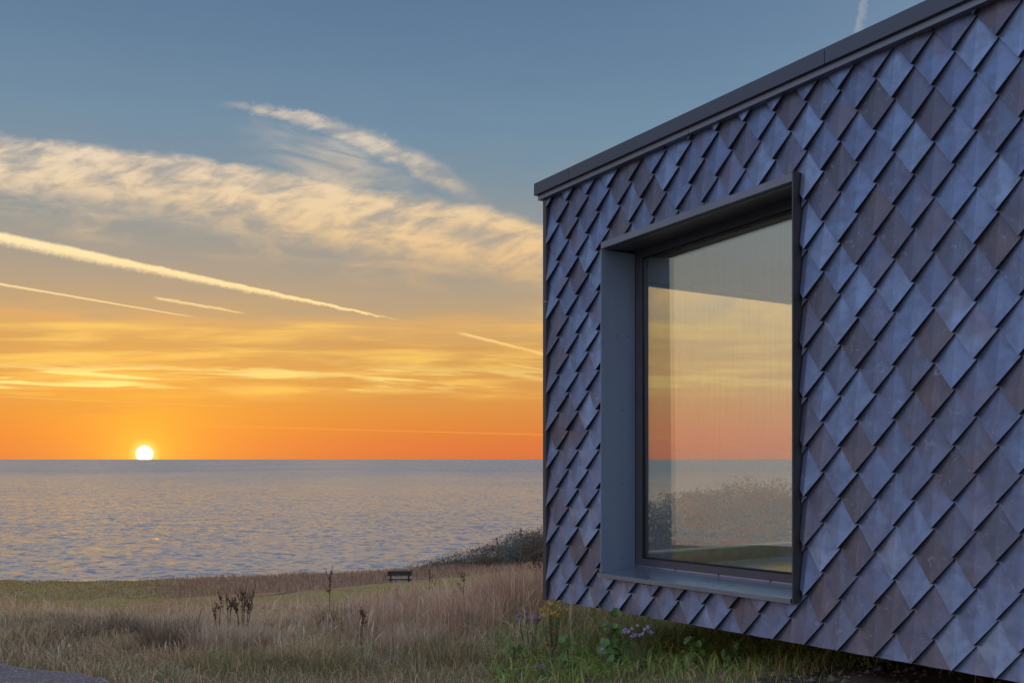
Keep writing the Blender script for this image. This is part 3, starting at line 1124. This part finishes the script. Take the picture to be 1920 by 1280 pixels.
def on_path(X, Y):
    ex = np.interp(Y, [-6, 4, 5.3, 6.3, 7.1, 7.55, 7.76, 7.96, 8.2, 8.42, 8.58, 8.75], [-1.5, -1.5, -1.7, -2.1, -2.55, -2.9, -3.12, -3.38, -3.72, -4.05, -4.6, -5.6])
    return (X < ex + .03 - .16 * RNG.random(X.shape) * patch(X, Y, 3.0, 2.0)) & (Y < 8.75 + .0)


def keep(arrs, m):
    return [a[m] for a in arrs]


STRAW = [(.42, .29, .17), (.48, .36, .23), (.36, .25, .14), (.30, .19, .11)]
MAUVE = [(.37, .235, .175), (.43, .285, .215), (.30, .185, .13), (.40, .29, .22)]
GREY = [(.44, .36, .27), (.37, .30, .22), (.29, .235, .17), (.34, .25, .18)]
GREEN = [(.18, .175, .08), (.215, .20, .09), (.15, .145, .07), (.25, .21, .105), (.30, .235, .125)]
LUSH = [(.13, .22, .045), (.17, .25, .055), (.22, .28, .065), (.13, .17, .055), (.25, .23, .10)]


def house_mask(X, Y):
    s, n = to_local(X, Y)
    return ~((s > 0.6) & (n > 1.4) & (s < LEN) & (n < DEP))


def soil_mask(X, Y):
    s, n = to_local(X, Y)
    return np.clip(smooth(s, 1.9, 3.2) * smooth(n, -0.9, 0.1) * (.75 + .5 * patch(X, Y, 2.2, 6.0)), 0, 1)


def near_grass():
    bl = Blades()
    # green under-storey everywhere near
    X, Y = fan(190000, 6.4, 19, -.88, .46)
    m = ~on_path(X, Y) & house_mask(X, Y) & (RNG.random(len(X)) > soil_mask(X, Y) * .97)
    X, Y = keep((X, Y), m); n = len(X)
    pt = patch(X, Y, .9, 1.0)
    right = smooth(X / Y, -.06, .06) * smooth(-Y, -13.5, -11.0)
    h = RNG.uniform(.05, .17, n) * (0.7 + pt * .9) * np.interp(Y, [8, 9, 11, 14], [.8, 1.0, .8, .45])
    c = pal(n, GREEN); cl = pal(n, LUSH)
    c = np.where((RNG.random(n) < right)[:, None], cl, c)
    dr = RNG.random(n) < (.55 - .3 * right) + .45 * smooth(X / Y, .02, .1) * smooth(Y, 11, 13)
    c[dr] = pal(int(dr.sum()), STRAW)
    bl.add(X, Y, h, RNG.uniform(.003, .008, n), RNG.uniform(0, 6.28, n), RNG.uniform(.2, 1.6, n), c * .9, c, 0)
    # tall mauve bents
    X, Y = fan(128000, 8.6, 21, -.80, .30)
    d = patch(X, Y, .55, 4.0)
    right = smooth(X / Y, .0, .09) * smooth(-Y, -12.5, -10.5)
    m = (RNG.random(len(X)) < (.35 + d) * (1 - .93 * right) * smooth(Y, 9.0, 10.6) * (1 - .93 * smooth(Y, 11.0 + 5 * smooth(X / Y, -.25, 0), 13.0 + 9 * smooth(X / Y, -.25, 0)))) & house_mask(X, Y) & ~on_path(X, Y)
    X, Y, d = keep((X, Y, d), m); n = len(X)
    h = RNG.uniform(.28, .62, n) * (.65 + .55 * d) * np.interp(X / Y, [-.5, -.32, -.18, -.06, .02], [.24, .27, .44, .68, 1.0])
    c1 = pal(n, MAUVE + STRAW[:2]); c0 = pal(n, STRAW + GREEN[:2])
    bl.add(X, Y, h, RNG.uniform(.0022, .005, n), RNG.normal(-.3, 1.6, n), RNG.uniform(.05, 1.0, n), c0, c1, np.where(RNG.random(n) < .6, RNG.uniform(.9, 1.7, n), 0))
    # pale dead grass
    X, Y = fan(36000, 8.2, 15, -.80, .12)
    d = patch(X, Y, 1.1, 9.0)
    m = (RNG.random(len(X)) < np.clip(d * 1.7 - .55, 0, 1)) & house_mask(X, Y) & ~on_path(X, Y)
    X, Y = keep((X, Y), m); n = len(X)
    bl.add(X, Y, RNG.uniform(.10, .34, n) * np.interp(X / Y, [-.4, -.1], [.7, 1]), RNG.uniform(.002, .0045, n), RNG.uniform(0, 6.28, n), RNG.uniform(.1, 1.9, n), pal(n, GREY), pal(n, GREY + STRAW), 0)
    # distinct clumps: (x px, y px of the base, radius, height, blades, palette)
    DARK = [(.14, .095, .075), (.19, .13, .105), (.11, .10, .06), (.24, .17, .13), (.16, .15, .08)]
    for (px, Yc, rad, hh, nb, cols, ln) in ((326, 9.1, .26, .38, 900, DARK, .45), (300, 9.0, .25, .25, 500, DARK, .8), (205, 9.7, .45, .24, 900, DARK, .9), (232, 9.6, .14, .32, 350, DARK, .45), (140, 9.5, .5, .18, 800, DARK, 1.0), (30, 10.4, .5, .24, 700, DARK, .6),
                                            (395, 9.0, .22, .30, 1100, GREY, .4), (440, 8.9, .26, .29, 1300, GREY, .45), (480, 9.0, .2, .24, 800, GREY, .5), (510, 9.6, .22, .24, 600, GREY, .5), (705, 9.9, .28, .40, 900, GREY + MAUVE, .35), (770, 9.0, .25, .27, 800, GREY, .6),
                                            (640, 10.6, .25, .36, 700, DARK, .4), (560, 8.5, .3, .2, 800, STRAW, .9), (235, 8.9, .3, .2, 900, STRAW, 1.1), (330, 8.5, .3, .17, 800, STRAW, 1.1), (600, 8.3, .35, .2, 900, GREEN, .9), (440, 8.2, .35, .18, 900, GREEN, .9), (820, 8.6, .3, .22, 800, GREEN, .9),
                                            (880, 9.8, .35, .42, 900, MAUVE, .35), (960, 10.8, .4, .56, 1300, MAUVE, .3), (1000, 12.0, .5, .62, 1300, MAUVE, .3), (730, 11.5, .25, .45, 600, MAUVE, .4), (760, 12.5, .2, .5, 500, MAUVE, .4)):
        xc = (px - 960) / F * Yc
        a = RNG.uniform(0, 6.28, nb); r_ = rad * np.sqrt(RNG.random(nb))
        X, Y = xc + r_ * np.cos(a), Yc + r_ * np.sin(a)
        c1 = pal(nb, cols)
        bl.add(X, Y, hh * RNG.uniform(.35, 1.0, nb), RNG.uniform(.0022, .0055, nb), a + RNG.normal(0, .6, nb), RNG.uniform(.0, 1.0, nb) * ln * 1.6, c1 * .95, c1, np.where(RNG.random(nb) < .25, 1.3, 0))
    X, Y = fan(11000, 8.2, 17, -.80, .16)
    m = ~on_path(X, Y) & house_mask(X, Y)
    X, Y = keep((X, Y), m); n = len(X)
    c = pal(n, STRAW + MAUVE + GREY[:2])
    bl.add(X, Y, RNG.uniform(.2, .55, n) * np.interp(X / Y, [-.42, -.25, -.05], [.36, .48, 1.05]) * np.where((Y > 11) & (X / Y < -.15), .5, 1.0), RNG.uniform(.0025, .0045, n), RNG.uniform(0, 6.28, n), RNG.uniform(.0, .9, n) ** 1.5, c, c, RNG.uniform(1.2, 3.0, n))
    # coarse broad leaves near the house
    X, Y = fan(9000, 7.4, 12.5, -.02, .42)
    m = house_mask(X, Y) & (RNG.random(len(X)) > soil_mask(X, Y) * .95)
    X, Y = keep((X, Y), m); n = len(X)
    c = pal(n, LUSH)
    bl.add(X, Y, RNG.uniform(.05, .2, n), RNG.uniform(.010, .022, n), RNG.uniform(0, 6.28, n), RNG.uniform(.5, 1.8, n), c, c, 0)
    o = bl.build('meadow_grass', M['leafy'])
    tag(o, 'dry mauve and green meadow grass in the foreground', 'grass', kind='stuff')


def mid_grass():
    bl = Blades()
    X, Y = fan(76000, 17, 62, -.68, .36)
    m = house_mask(X, Y) & ~((np.abs(Y + X * .12 - 45) < 1.0) & (X < -6))
    X, Y = keep((X, Y), m); n = len(X)
    d = patch(X, Y, .13, 2.0)
    rough = RNG.random(n) < .25 * smooth(-Y, -26, -17)
    c = pal(n, [(.24, .18, .055), (.21, .17, .05), (.26, .19, .065), (.27, .175, .09)], .15)
    br = RNG.random(n) < np.clip(np.clip(1.25 - d * 1.6, 0, .85) + smooth(X, -1, 6), 0, .95)
    c[br] = pal(int(br.sum()), [(.29, .185, .115), (.25, .155, .10), (.31, .205, .15)], .15)
    h = RNG.uniform(.04, .10, n)
    h[rough] = RNG.uniform(.15, .4, int(rough.sum()))
    c[rough] = pal(int(rough.sum()), MAUVE)
    bl.add(X, Y, h, RNG.uniform(.012, .03, n), RNG.uniform(0, 6.28, n), RNG.uniform(.1, .9, n), c, c, 0)
    # taller mauve stand behind the house corner
    X, Y = fan(9000, 13, 40, -.08, .30)
    n = len(X)
    c = pal(n, MAUVE + STRAW[:1])
    bl.add(X, Y, RNG.uniform(.25, .55, n), RNG.uniform(.008, .016, n), RNG.uniform(0, 6.28, n), RNG.uniform(.1, .6, n), c, c, 1.2)
    # rough brown strip at the seaward edge
    X, Y = fan(60000, 58, 100, -.36, .34)
    e = edgeY(X)
    wgt = smooth(X / Y, -.36, -.22) * (Y < e + 1.5) * smooth(Y, 58, 66 )
    m = RNG.random(len(X)) < wgt
    X, Y = keep((X, Y), m); n = len(X)
    c = pal(n, [(.23, .15, .115), (.20, .125, .09), (.27, .185, .125), (.17, .135, .07), (.28, .195, .15)], .15)
    hh = RNG.uniform(.2, .6, n) * (.6 + .7 * patch(X, Y, .3, 5.0))
    hh = np.where(np.abs(X + 7) < 1.6, np.where((Y < 72) & (Y > 60), .16, hh), hh)
    bl.add(X, Y, hh, RNG.uniform(.03, .07, n), RNG.uniform(0, 6.28, n), RNG.uniform(.1, .6, n), c, c, 0)
    # sparse short turf at the left end of the edge
    X, Y = fan(16000, 62, 103, -.56, -.26)
    m = Y < edgeY(X) + .5
    X, Y = keep((X, Y), m); n = len(X)
    c = pal(n, [(.19, .155, .05), (.21, .155, .06), (.20, .135, .075)], .15)
    bl.add(X, Y, RNG.uniform(.06, .22, n), RNG.uniform(.04, .08, n), RNG.uniform(0, 6.28, n), RNG.uniform(.1, .6, n), c, c, 0)
    o = bl.build('field_grass', M['leafy'])
    tag(o, 'short green and brown turf of the sloping clifftop field', 'grass', kind='stuff')


near_grass()
mid_grass()


# ------------------------------------------------------------------ shrubs along the clifftop
def shrub(px, Y, w, h, label, cols, nleaf, seed, spiky=0.5):
    rg = np.random.default_rng(seed)
    x = (px - 960) / F * Y
    z = float(ground_z(x, Y))
    root = empty('shrub', (x, Y, z - .05))
    tag(root, label, 'shrub', 'scrub growing along the clifftop')
    st = MB()
    rr = random.Random(seed)
    tips = []
    for i in range(9):
        a = rr.uniform(0, 6.28); rad = rr.uniform(.15, .8) * w * .5
        tip = Vector((math.cos(a) * rad, math.sin(a) * rad * .8, h * rr.uniform(.6, 1.0) * (1 - .35 * rad / (w * .5))))
        mid = Vector((tip.x * .4, tip.y * .4, tip.z * .55))
        st.tube([(tip.x * .08, tip.y * .08, 0), mid, tip], [.04, .025, .008], 4)
        tips.append(tip)
    st.build('stem', M['stem_brown'], root)
    # leaf clumps spread through the crown
    ncl = 90
    cc = np.stack([rg.normal(0, .36, ncl) * w * .62, rg.normal(0, .3, ncl) * w * .5, rg.uniform(.06, 1.0, ncl) * h], 1)
    env = 1 - .38 * np.clip((np.abs(cc[:, 0]) / (w * .5)), 0, 1.3) ** 2
    cc[:, 2] *= np.clip(env, .25, 1)
    k = rg.integers(0, ncl, nleaf)
    p = cc[k] + rg.normal(0, 1, (nleaf, 3)) * np.array([.10 * w, .10 * w, .085 * h])
    # upright shoots on top
    ns = int(nleaf * .22)
    sh = rg.integers(0, ncl, ns)
    p[:ns] = cc[sh] + np.stack([rg.normal(0, .02 * w, ns) , rg.normal(0, .02 * w, ns), rg.uniform(0, .26 * h * spiky, ns)], 1)
    p[:, 2] = np.maximum(p[:, 2], .02)
    s = rg.uniform(.035, .10, nleaf) * (.6 + .22 * h)
    a = rg.uniform(0, 6.28, nleaf); b = rg.uniform(-.3, 1.5, nleaf)
    d1 = np.stack([np.cos(a) * np.cos(b), np.sin(a) * np.cos(b), np.sin(b)], 1)
    d2 = np.cross(d1, rg.normal(0, 1, (nleaf, 3))); d2 /= np.linalg.norm(d2, axis=1)[:, None] + 1e-6
    v = np.stack([p - d1 * s[:, None], p + d2 * (s * .35)[:, None], p + d1 * s[:, None], p - d2 * (s * .35)[:, None]], 1).reshape(-1, 3)
    q = np.arange(nleaf * 4).reshape(-1, 4)
    cols = np.array(cols)
    cb = cols[rg.integers(0, len(cols), ncl)]
    c = cb[k] * (1 + rg.normal(0, .2, (nleaf, 1)))
    c = np.repeat(np.clip(c, .004, .6), 4, axis=0)
    link('foliage', fast_mesh('foliage', v, q, None, c), M['shrub'], root)


SG = [(.155, .14, .105), (.18, .16, .12), (.13, .12, .088)]
SV = [(.22, .23, .20), (.19, .20, .17), (.26, .265, .23)]
SB = [(.20, .155, .11), (.22, .17, .12), (.16, .13, .09)]
shrub(815, 80, 4.4, .75, 'lowest dark scrub bush tapering out behind the bench', SB, 2200, 1)
shrub(868, 79, 4.6, 1.05, 'low dark green bush next along from the bench', SG, 2600, 2)
shrub(905, 75, 3.4, 1.0, 'low brownish bush in front of the dark clifftop scrub', SB, 2200, 3)
shrub(930, 77, 4.2, 1.5, 'mid height dark scrub bush halfway up the clifftop rise', SG, 3000, 4)
shrub(972, 74, 3.2, 1.8, 'silvery grey bush among dark scrub near the pavilion corner', SV, 3200, 5)
shrub(985, 78, 3.8, 2.3, 'tall dark bush behind the silvery grey one', SG, 3200, 6, .9)
shrub(1012, 72, 3.0, 2.2, 'bush with upright twigs right against the pavilion corner', SB, 3000, 7, 1.2)
shrub(1065, 74, 4.5, 2.5, 'bush mostly hidden behind the tiled left end of the pavilion', SG, 3000, 8)
shrub(842, 77, 3.6, .9, 'small olive bush filling the foot of the clifftop scrub', SB, 2200, 16)
shrub(952, 79, 4.0, 1.9, 'dark bush at the crest left of the silvery grey one', SG, 2800, 17, .7)
shrub(998, 75, 3.0, 2.0, 'olive brown bush between the silvery bush and the pavilion corner', SB, 2800, 18, .8)
REED = [(.34, .29, .16), (.29, .265, .145), (.41, .335, .20), (.25, .24, .13)]
shrub(1150, 72, 5.0, 3.3, 'bush hidden behind the left side of the window surround', SG, 3200, 9)
shrub(1232, 70, 4.2, 3.2, 'reddish brown bush at the left edge of the window view', [(.24, .15, .085), (.20, .15, .08)], 4200, 10, .5)
shrub(1290, 72, 4.8, 3.8, 'olive bush second from the left seen through the window', REED, 7500, 11, .6)
shrub(1345, 70, 4.8, 3.8, 'olive bush in the middle of the window view', REED, 7500, 12, .7)
shrub(1400, 71, 4.8, 4.1, 'tallest olive bush seen through the window', REED, 7500, 13, .7)
shrub(1455, 70, 4.8, 3.8, 'olive bush near the right edge of the window view', REED, 7500, 14, .8)
shrub(1512, 71, 4.8, 4.1, 'bush cut off by the right jamb of the window', REED, 6500, 15, .8)


# ------------------------------------------------------------------ bench
def bench():
    Y = 67.0
    x = (749.5 - 960) / F * Y
    root = empty('park_bench', (x, Y, float(ground_z(x, Y)) + .0), R(4))
    tag(root, 'weathered timber park bench facing the sea, seen from behind', 'bench')
    W = 1.52
    for i, z in enumerate((.70, .80, .90)):
        MB().box((-W / 2, -.10 - .02 * i, z), (W / 2, -.06 - .02 * i, z + .09)).build('back_slat', M['bench_dark'], root, .008)
    for i, y in enumerate((-.02, .10, .22, .34)):
        MB().box((-W / 2 - .04, y, .50 - .005 * i), (W / 2 + .02, y + .10, .54 - .005 * i)).build('seat_slat', M['bench_pale'], root, .006)
    for sx in (-.56, .56):
        MB().add([(sx - .05, -.02, -.1), (sx + .05, -.02, -.1), (sx + .05, .08, -.1), (sx - .05, .08, -.1), (sx - .05, -.09, .96), (sx + .05, -.09, .96), (sx + .05, -.05, .96), (sx - .05, -.05, .96)],
                 [(0, 3, 2, 1), (4, 5, 6, 7), (0, 1, 5, 4), (1, 2, 6, 5), (2, 3, 7, 6), (3, 0, 4, 7)]).build('leg', M['bench_dark'], root)
        MB().box((sx - .05, .34, -.1), (sx + .05, .43, .49)).build('leg', M['bench_dark'], root)
        MB().box((sx - .045, .02, .40), (sx + .045, .36, .485)).build('rail', M['bench_dark'], root)
    MB().box((-W / 2, -.03, .40), (W / 2, .0, .48)).build('apron', M['bench_dark'], root)


bench()


# ------------------------------------------------------------------ single plants
def at(px, Y):
    x = (px - 960) / F * Y
    return x, Y, float(ground_z(x, Y)) - .01


def dock(px, Y, h, label, stems, seed, spread=.12, name='dock_plant'):
    rr = random.Random(seed)
    root = empty(name, at(px, Y))
    tag(root, label, 'plant', 'dead brown docks')
    for i in range(stems):
        a = rr.uniform(0, 6.28)
        off = rr.uniform(0, spread) if stems > 1 else 0
        bx, by = math.cos(a) * off * .4, math.sin(a) * off * .4
        hh = h * (1 if i == 0 else rr.uniform(.6, .95))
        tip = Vector((math.cos(a) * off + rr.uniform(-.03, .03), math.sin(a) * off, hh))
        mid = Vector((bx * .7 + tip.x * .35, by * .7 + tip.y * .35, hh * .5))
        sm = MB().tube([(bx, by, 0), mid, tip], [.006, .0045, .002], 5)
        sd = MB()
        brs = [(mid * (1 - t) + tip * t, t) for t in [rr.uniform(.0, .75) for _ in range(4)]]
        lines = [(mid, tip)]
        for p, t in brs:
            q = p + Vector((rr.uniform(-.09, .09), rr.uniform(-.06, .06), rr.uniform(.08, .2))) * (h / .55) * (1 - t * .5)
            sm.tube([p, (p + q) / 2 + Vector((0, 0, -.01)), q], [.003, .0025, .0015], 4)
            lines.append((p, q))
        so = sm.build('stem', M['stem_brown'], root)
        for p, q in lines:
            nb = int(4 + 20 * (q - p).length / .25)
            for _ in range(nb):
                t = rr.uniform(.15, 1)
                c = p.lerp(q, t) + Vector((rr.gauss(0, .008), rr.gauss(0, .008), rr.gauss(0, .005)))
                r = rr.uniform(.004, .0085) * (1.15 - .6 * t)
                sd.blob(c, (r, r, r * 1.2), rr)
        tag(sd.build('seed_head', M['dock'], so), kind='stuff')


dock(408, 10.6, .40, 'short brown dock left of the tall dark cluster', 2, 21, .07)
dock(428, 10.8, .38, 'small brown dock in the middle of the dark cluster', 2, 22, .06)
dock(455, 10.5, .52, 'tallest many stemmed brown dock standing over pale grass', 6, 23, .14)
dock(617, 11.4, .62, 'slim single brown dock in the tall mauve grass', 1, 24)
dock(679, 9.1, .34, 'dark dock spike low in the foreground grass', 2, 25, .05)
dock(807, 13.5, .62, 'thin dock spike between the bench and the pavilion', 1, 26)
dock(868, 11.8, .52, 'dark slender dock right of the pale grass clumps', 1, 27)
dock(1004, 11.6, .75, 'pale seeded dock close beside the pavilion corner', 2, 28, .06)


def bent_stalks():
    # dead feathery stalks leaning together
    Y = 9.5
    root = empty('dead_stalk_clump', at(876, Y))
    tag(root, 'fan of pale dead feathery stalks leaning left', 'plant')
    rr = random.Random(31)
    for i in range(9):
        a0 = Vector((rr.uniform(-.05, .08), rr.uniform(-.05, .05), 0))
        tip = a0 + Vector((-.20 + i * .035, rr.uniform(-.05, .05), .22 + .03 * math.sin(i) + rr.uniform(-.02, .03)))
        mid = a0.lerp(tip, .5) + Vector((.03, 0, .04))
        so = MB().tube([a0, mid, tip], [.004, .003, .002], 4).build('stalk', M['straw'], root)
        f = MB()
        for k in range(14):
            t = .35 + .65 * k / 13
            p = mid.lerp(tip, (t - .35) / .65)
            for sg in (-1, 1):
                q = p + Vector((sg * .018, rr.uniform(-.01, .01), .012))
                f.tube([p, q], [.003, .001], 3)
        tag(f.build('plume', M['straw'], so), kind='stuff')


bent_stalks()


def petals(mb, c, r, n, rr, cup=.3):
    for k in range(n):
        a = 2 * math.pi * k / n + rr.uniform(-.2, .2)
        d = Vector((math.cos(a), math.sin(a), cup)); t = Vector((-math.sin(a), math.cos(a), 0))
        p = Vector(c)
        mb.add([p, p + d * r * .6 + t * r * .32, p + d * r, p + d * r * .6 - t * r * .32], [(0, 1, 2, 3)])


def flower_plant(px, Y, h, label, mat, nst, seed, name, spread=.14, fr=.016, kind='daisy', leaves=8, group=None, stem='stem_green'):
    rr = random.Random(seed)
    root = empty(name, at(px, Y))
    tag(root, label, 'flower', group)
    for i in range(nst):
        a = rr.uniform(0, 6.28); rd = spread * math.sqrt(rr.random())
        tip = Vector((math.cos(a) * rd, math.sin(a) * rd, h * rr.uniform(.72, 1.0)))
        b = Vector((tip.x * .25, tip.y * .25, 0))
        sm = MB().tube([b, b.lerp(tip, .5) + Vector((tip.x * .1, tip.y * .1, 0)), tip], [.0035, .0028, .002], 4)
        so = sm.build('stem', M[stem], root)
        f = MB()
        if kind == 'thistle':
            for _ in range(10):
                f.blob(tip + Vector((rr.gauss(0, fr * .35), rr.gauss(0, fr * .35), rr.uniform(0, fr))), fr * .4, rr)
        elif kind == 'daisy':
            petals(f, tip, fr, 9, rr, .25)
            f.blob(tip, (fr * .35, fr * .35, fr * .25))
        else:
            petals(f, tip, fr, 5, rr, .7)
            petals(f, tip, fr * .8, 4, rr, 1.0)
        f.build('flower', M[mat], so)
    for i in range(leaves):
        a = rr.uniform(0, 6.28); z = rr.uniform(.02, h * .6); l = rr.uniform(.03, .07)
        d = Vector((math.cos(a), math.sin(a), rr.uniform(.1, .8))).normalized(); t = Vector((-math.sin(a), math.cos(a), 0))
        p = Vector((math.cos(a) * .02, math.sin(a) * .02, z))
        MB().add([p, p + d * l * .5 + t * l * .16, p + d * l, p + d * l * .5 - t * l * .16], [(0, 1, 2, 3)]).build('leaf', M['leaf'], root)


flower_plant(996, 8.6, .37, 'purple knapweed flowering beside yellow ragwort', 'purple', 12, 41, 'knapweed', .11, .019, 'thistle')
flower_plant(1038, 8.5, .43, 'yellow ragwort under the corner of the pavilion', 'yellow', 18, 42, 'ragwort', .12, .020, 'thistle', 12)
flower_plant(1023, 8.0, .25, 'red poppy, left one of the pair below the ragwort', 'red', 1, 43, 'poppy', .01, .034, 'cup', 3)
flower_plant(1039, 8.05, .28, 'red poppy, right one of the pair with rusty stem', 'red', 1, 44, 'poppy', .01, .028, 'cup', 3, None, 'stem_brown')
flower_plant(1196, 7.8, .33, 'lilac scabious cluster under the tiled wall', 'lilac', 18, 45, 'scabious', .11, .018, 'thistle')
flower_plant(1124, 7.8, .20, 'small lilac flower low in the grass left of the scabious', 'lilac', 3, 46, 'scabious', .04, .014, 'thistle', 4)
flower_plant(1012, 7.72, .10, 'magenta clover low at the bottom edge', 'purple', 4, 47, 'clover', .05, .016, 'thistle', 6)
flower_plant(975, 7.9, .16, 'small yellow flower in the short grass near the bottom', 'yellow', 1, 48, 'hawkbit', .01, .014, 'daisy', 4)


def leafy_plant(px, Y, h, label, seed, n=14, lr=.05, name='mallow_plant'):
    rr = random.Random(seed)
    root = empty(name, at(px, Y))
    tag(root, label, 'plant', 'broad leaved green plants below the wall')
    st = MB().tube([(0, 0, 0), (.01, 0, h * .5), (0, .01, h)], [.006, .005, .003], 5)
    st.build('stem', M['stem_green'], root)
    for i in range(n):
        a = rr.uniform(0, 6.28); z = h * rr.uniform(.15, 1.0); rd = rr.uniform(.02, .09)
        c = Vector((math.cos(a) * rd, math.sin(a) * rd, z))
        r = lr * rr.uniform(.6, 1.1)
        nrm = Vector((math.cos(a) * .6 + rr.uniform(-.3, .3), math.sin(a) * .6 - .5, .6)).normalized()
        u = nrm.orthogonal().normalized(); v = nrm.cross(u)
        pts = [c - nrm * r * .15]
        for k in range(9):
            t = 2 * math.pi * k / 9
            rr_ = r * (1 + .12 * math.sin(3 * t + i)) * rr.uniform(.92, 1.05)
            pts.append(c + (u * math.cos(t) + v * math.sin(t)) * rr_ + nrm * rr.uniform(-.006, .008))
        m = MB().add(pts, [(0, 1 + k, 1 + (k + 1) % 9) for k in range(9)])
        m.tube([(0, 0, z * .8), tuple(c)], [.002, .0015], 3)
        m.build('leaf', M['leaf'], root)


leafy_plant(1146, 8.02, .42, 'bright green mallow with round leaves touching the wall edge', 51, 30, .040)
leafy_plant(1166, 7.85, .22, 'lower mallow with paler leaves beside the scabious', 52, 16, .03)
leafy_plant(1062, 8.1, .24, 'green leafy weed right of the poppies', 53, 9, .032)
leafy_plant(1300, 7.7, .24, 'dark green leafy weed under the middle of the wall', 54, 22, .028)
leafy_plant(1372, 7.6, .20, 'leafy weed farthest right before the bare earth', 55, 18, .026)
leafy_plant(962, 8.2, .24, 'yellowish green leafy weed left of the poppies', 56, 10, .032)
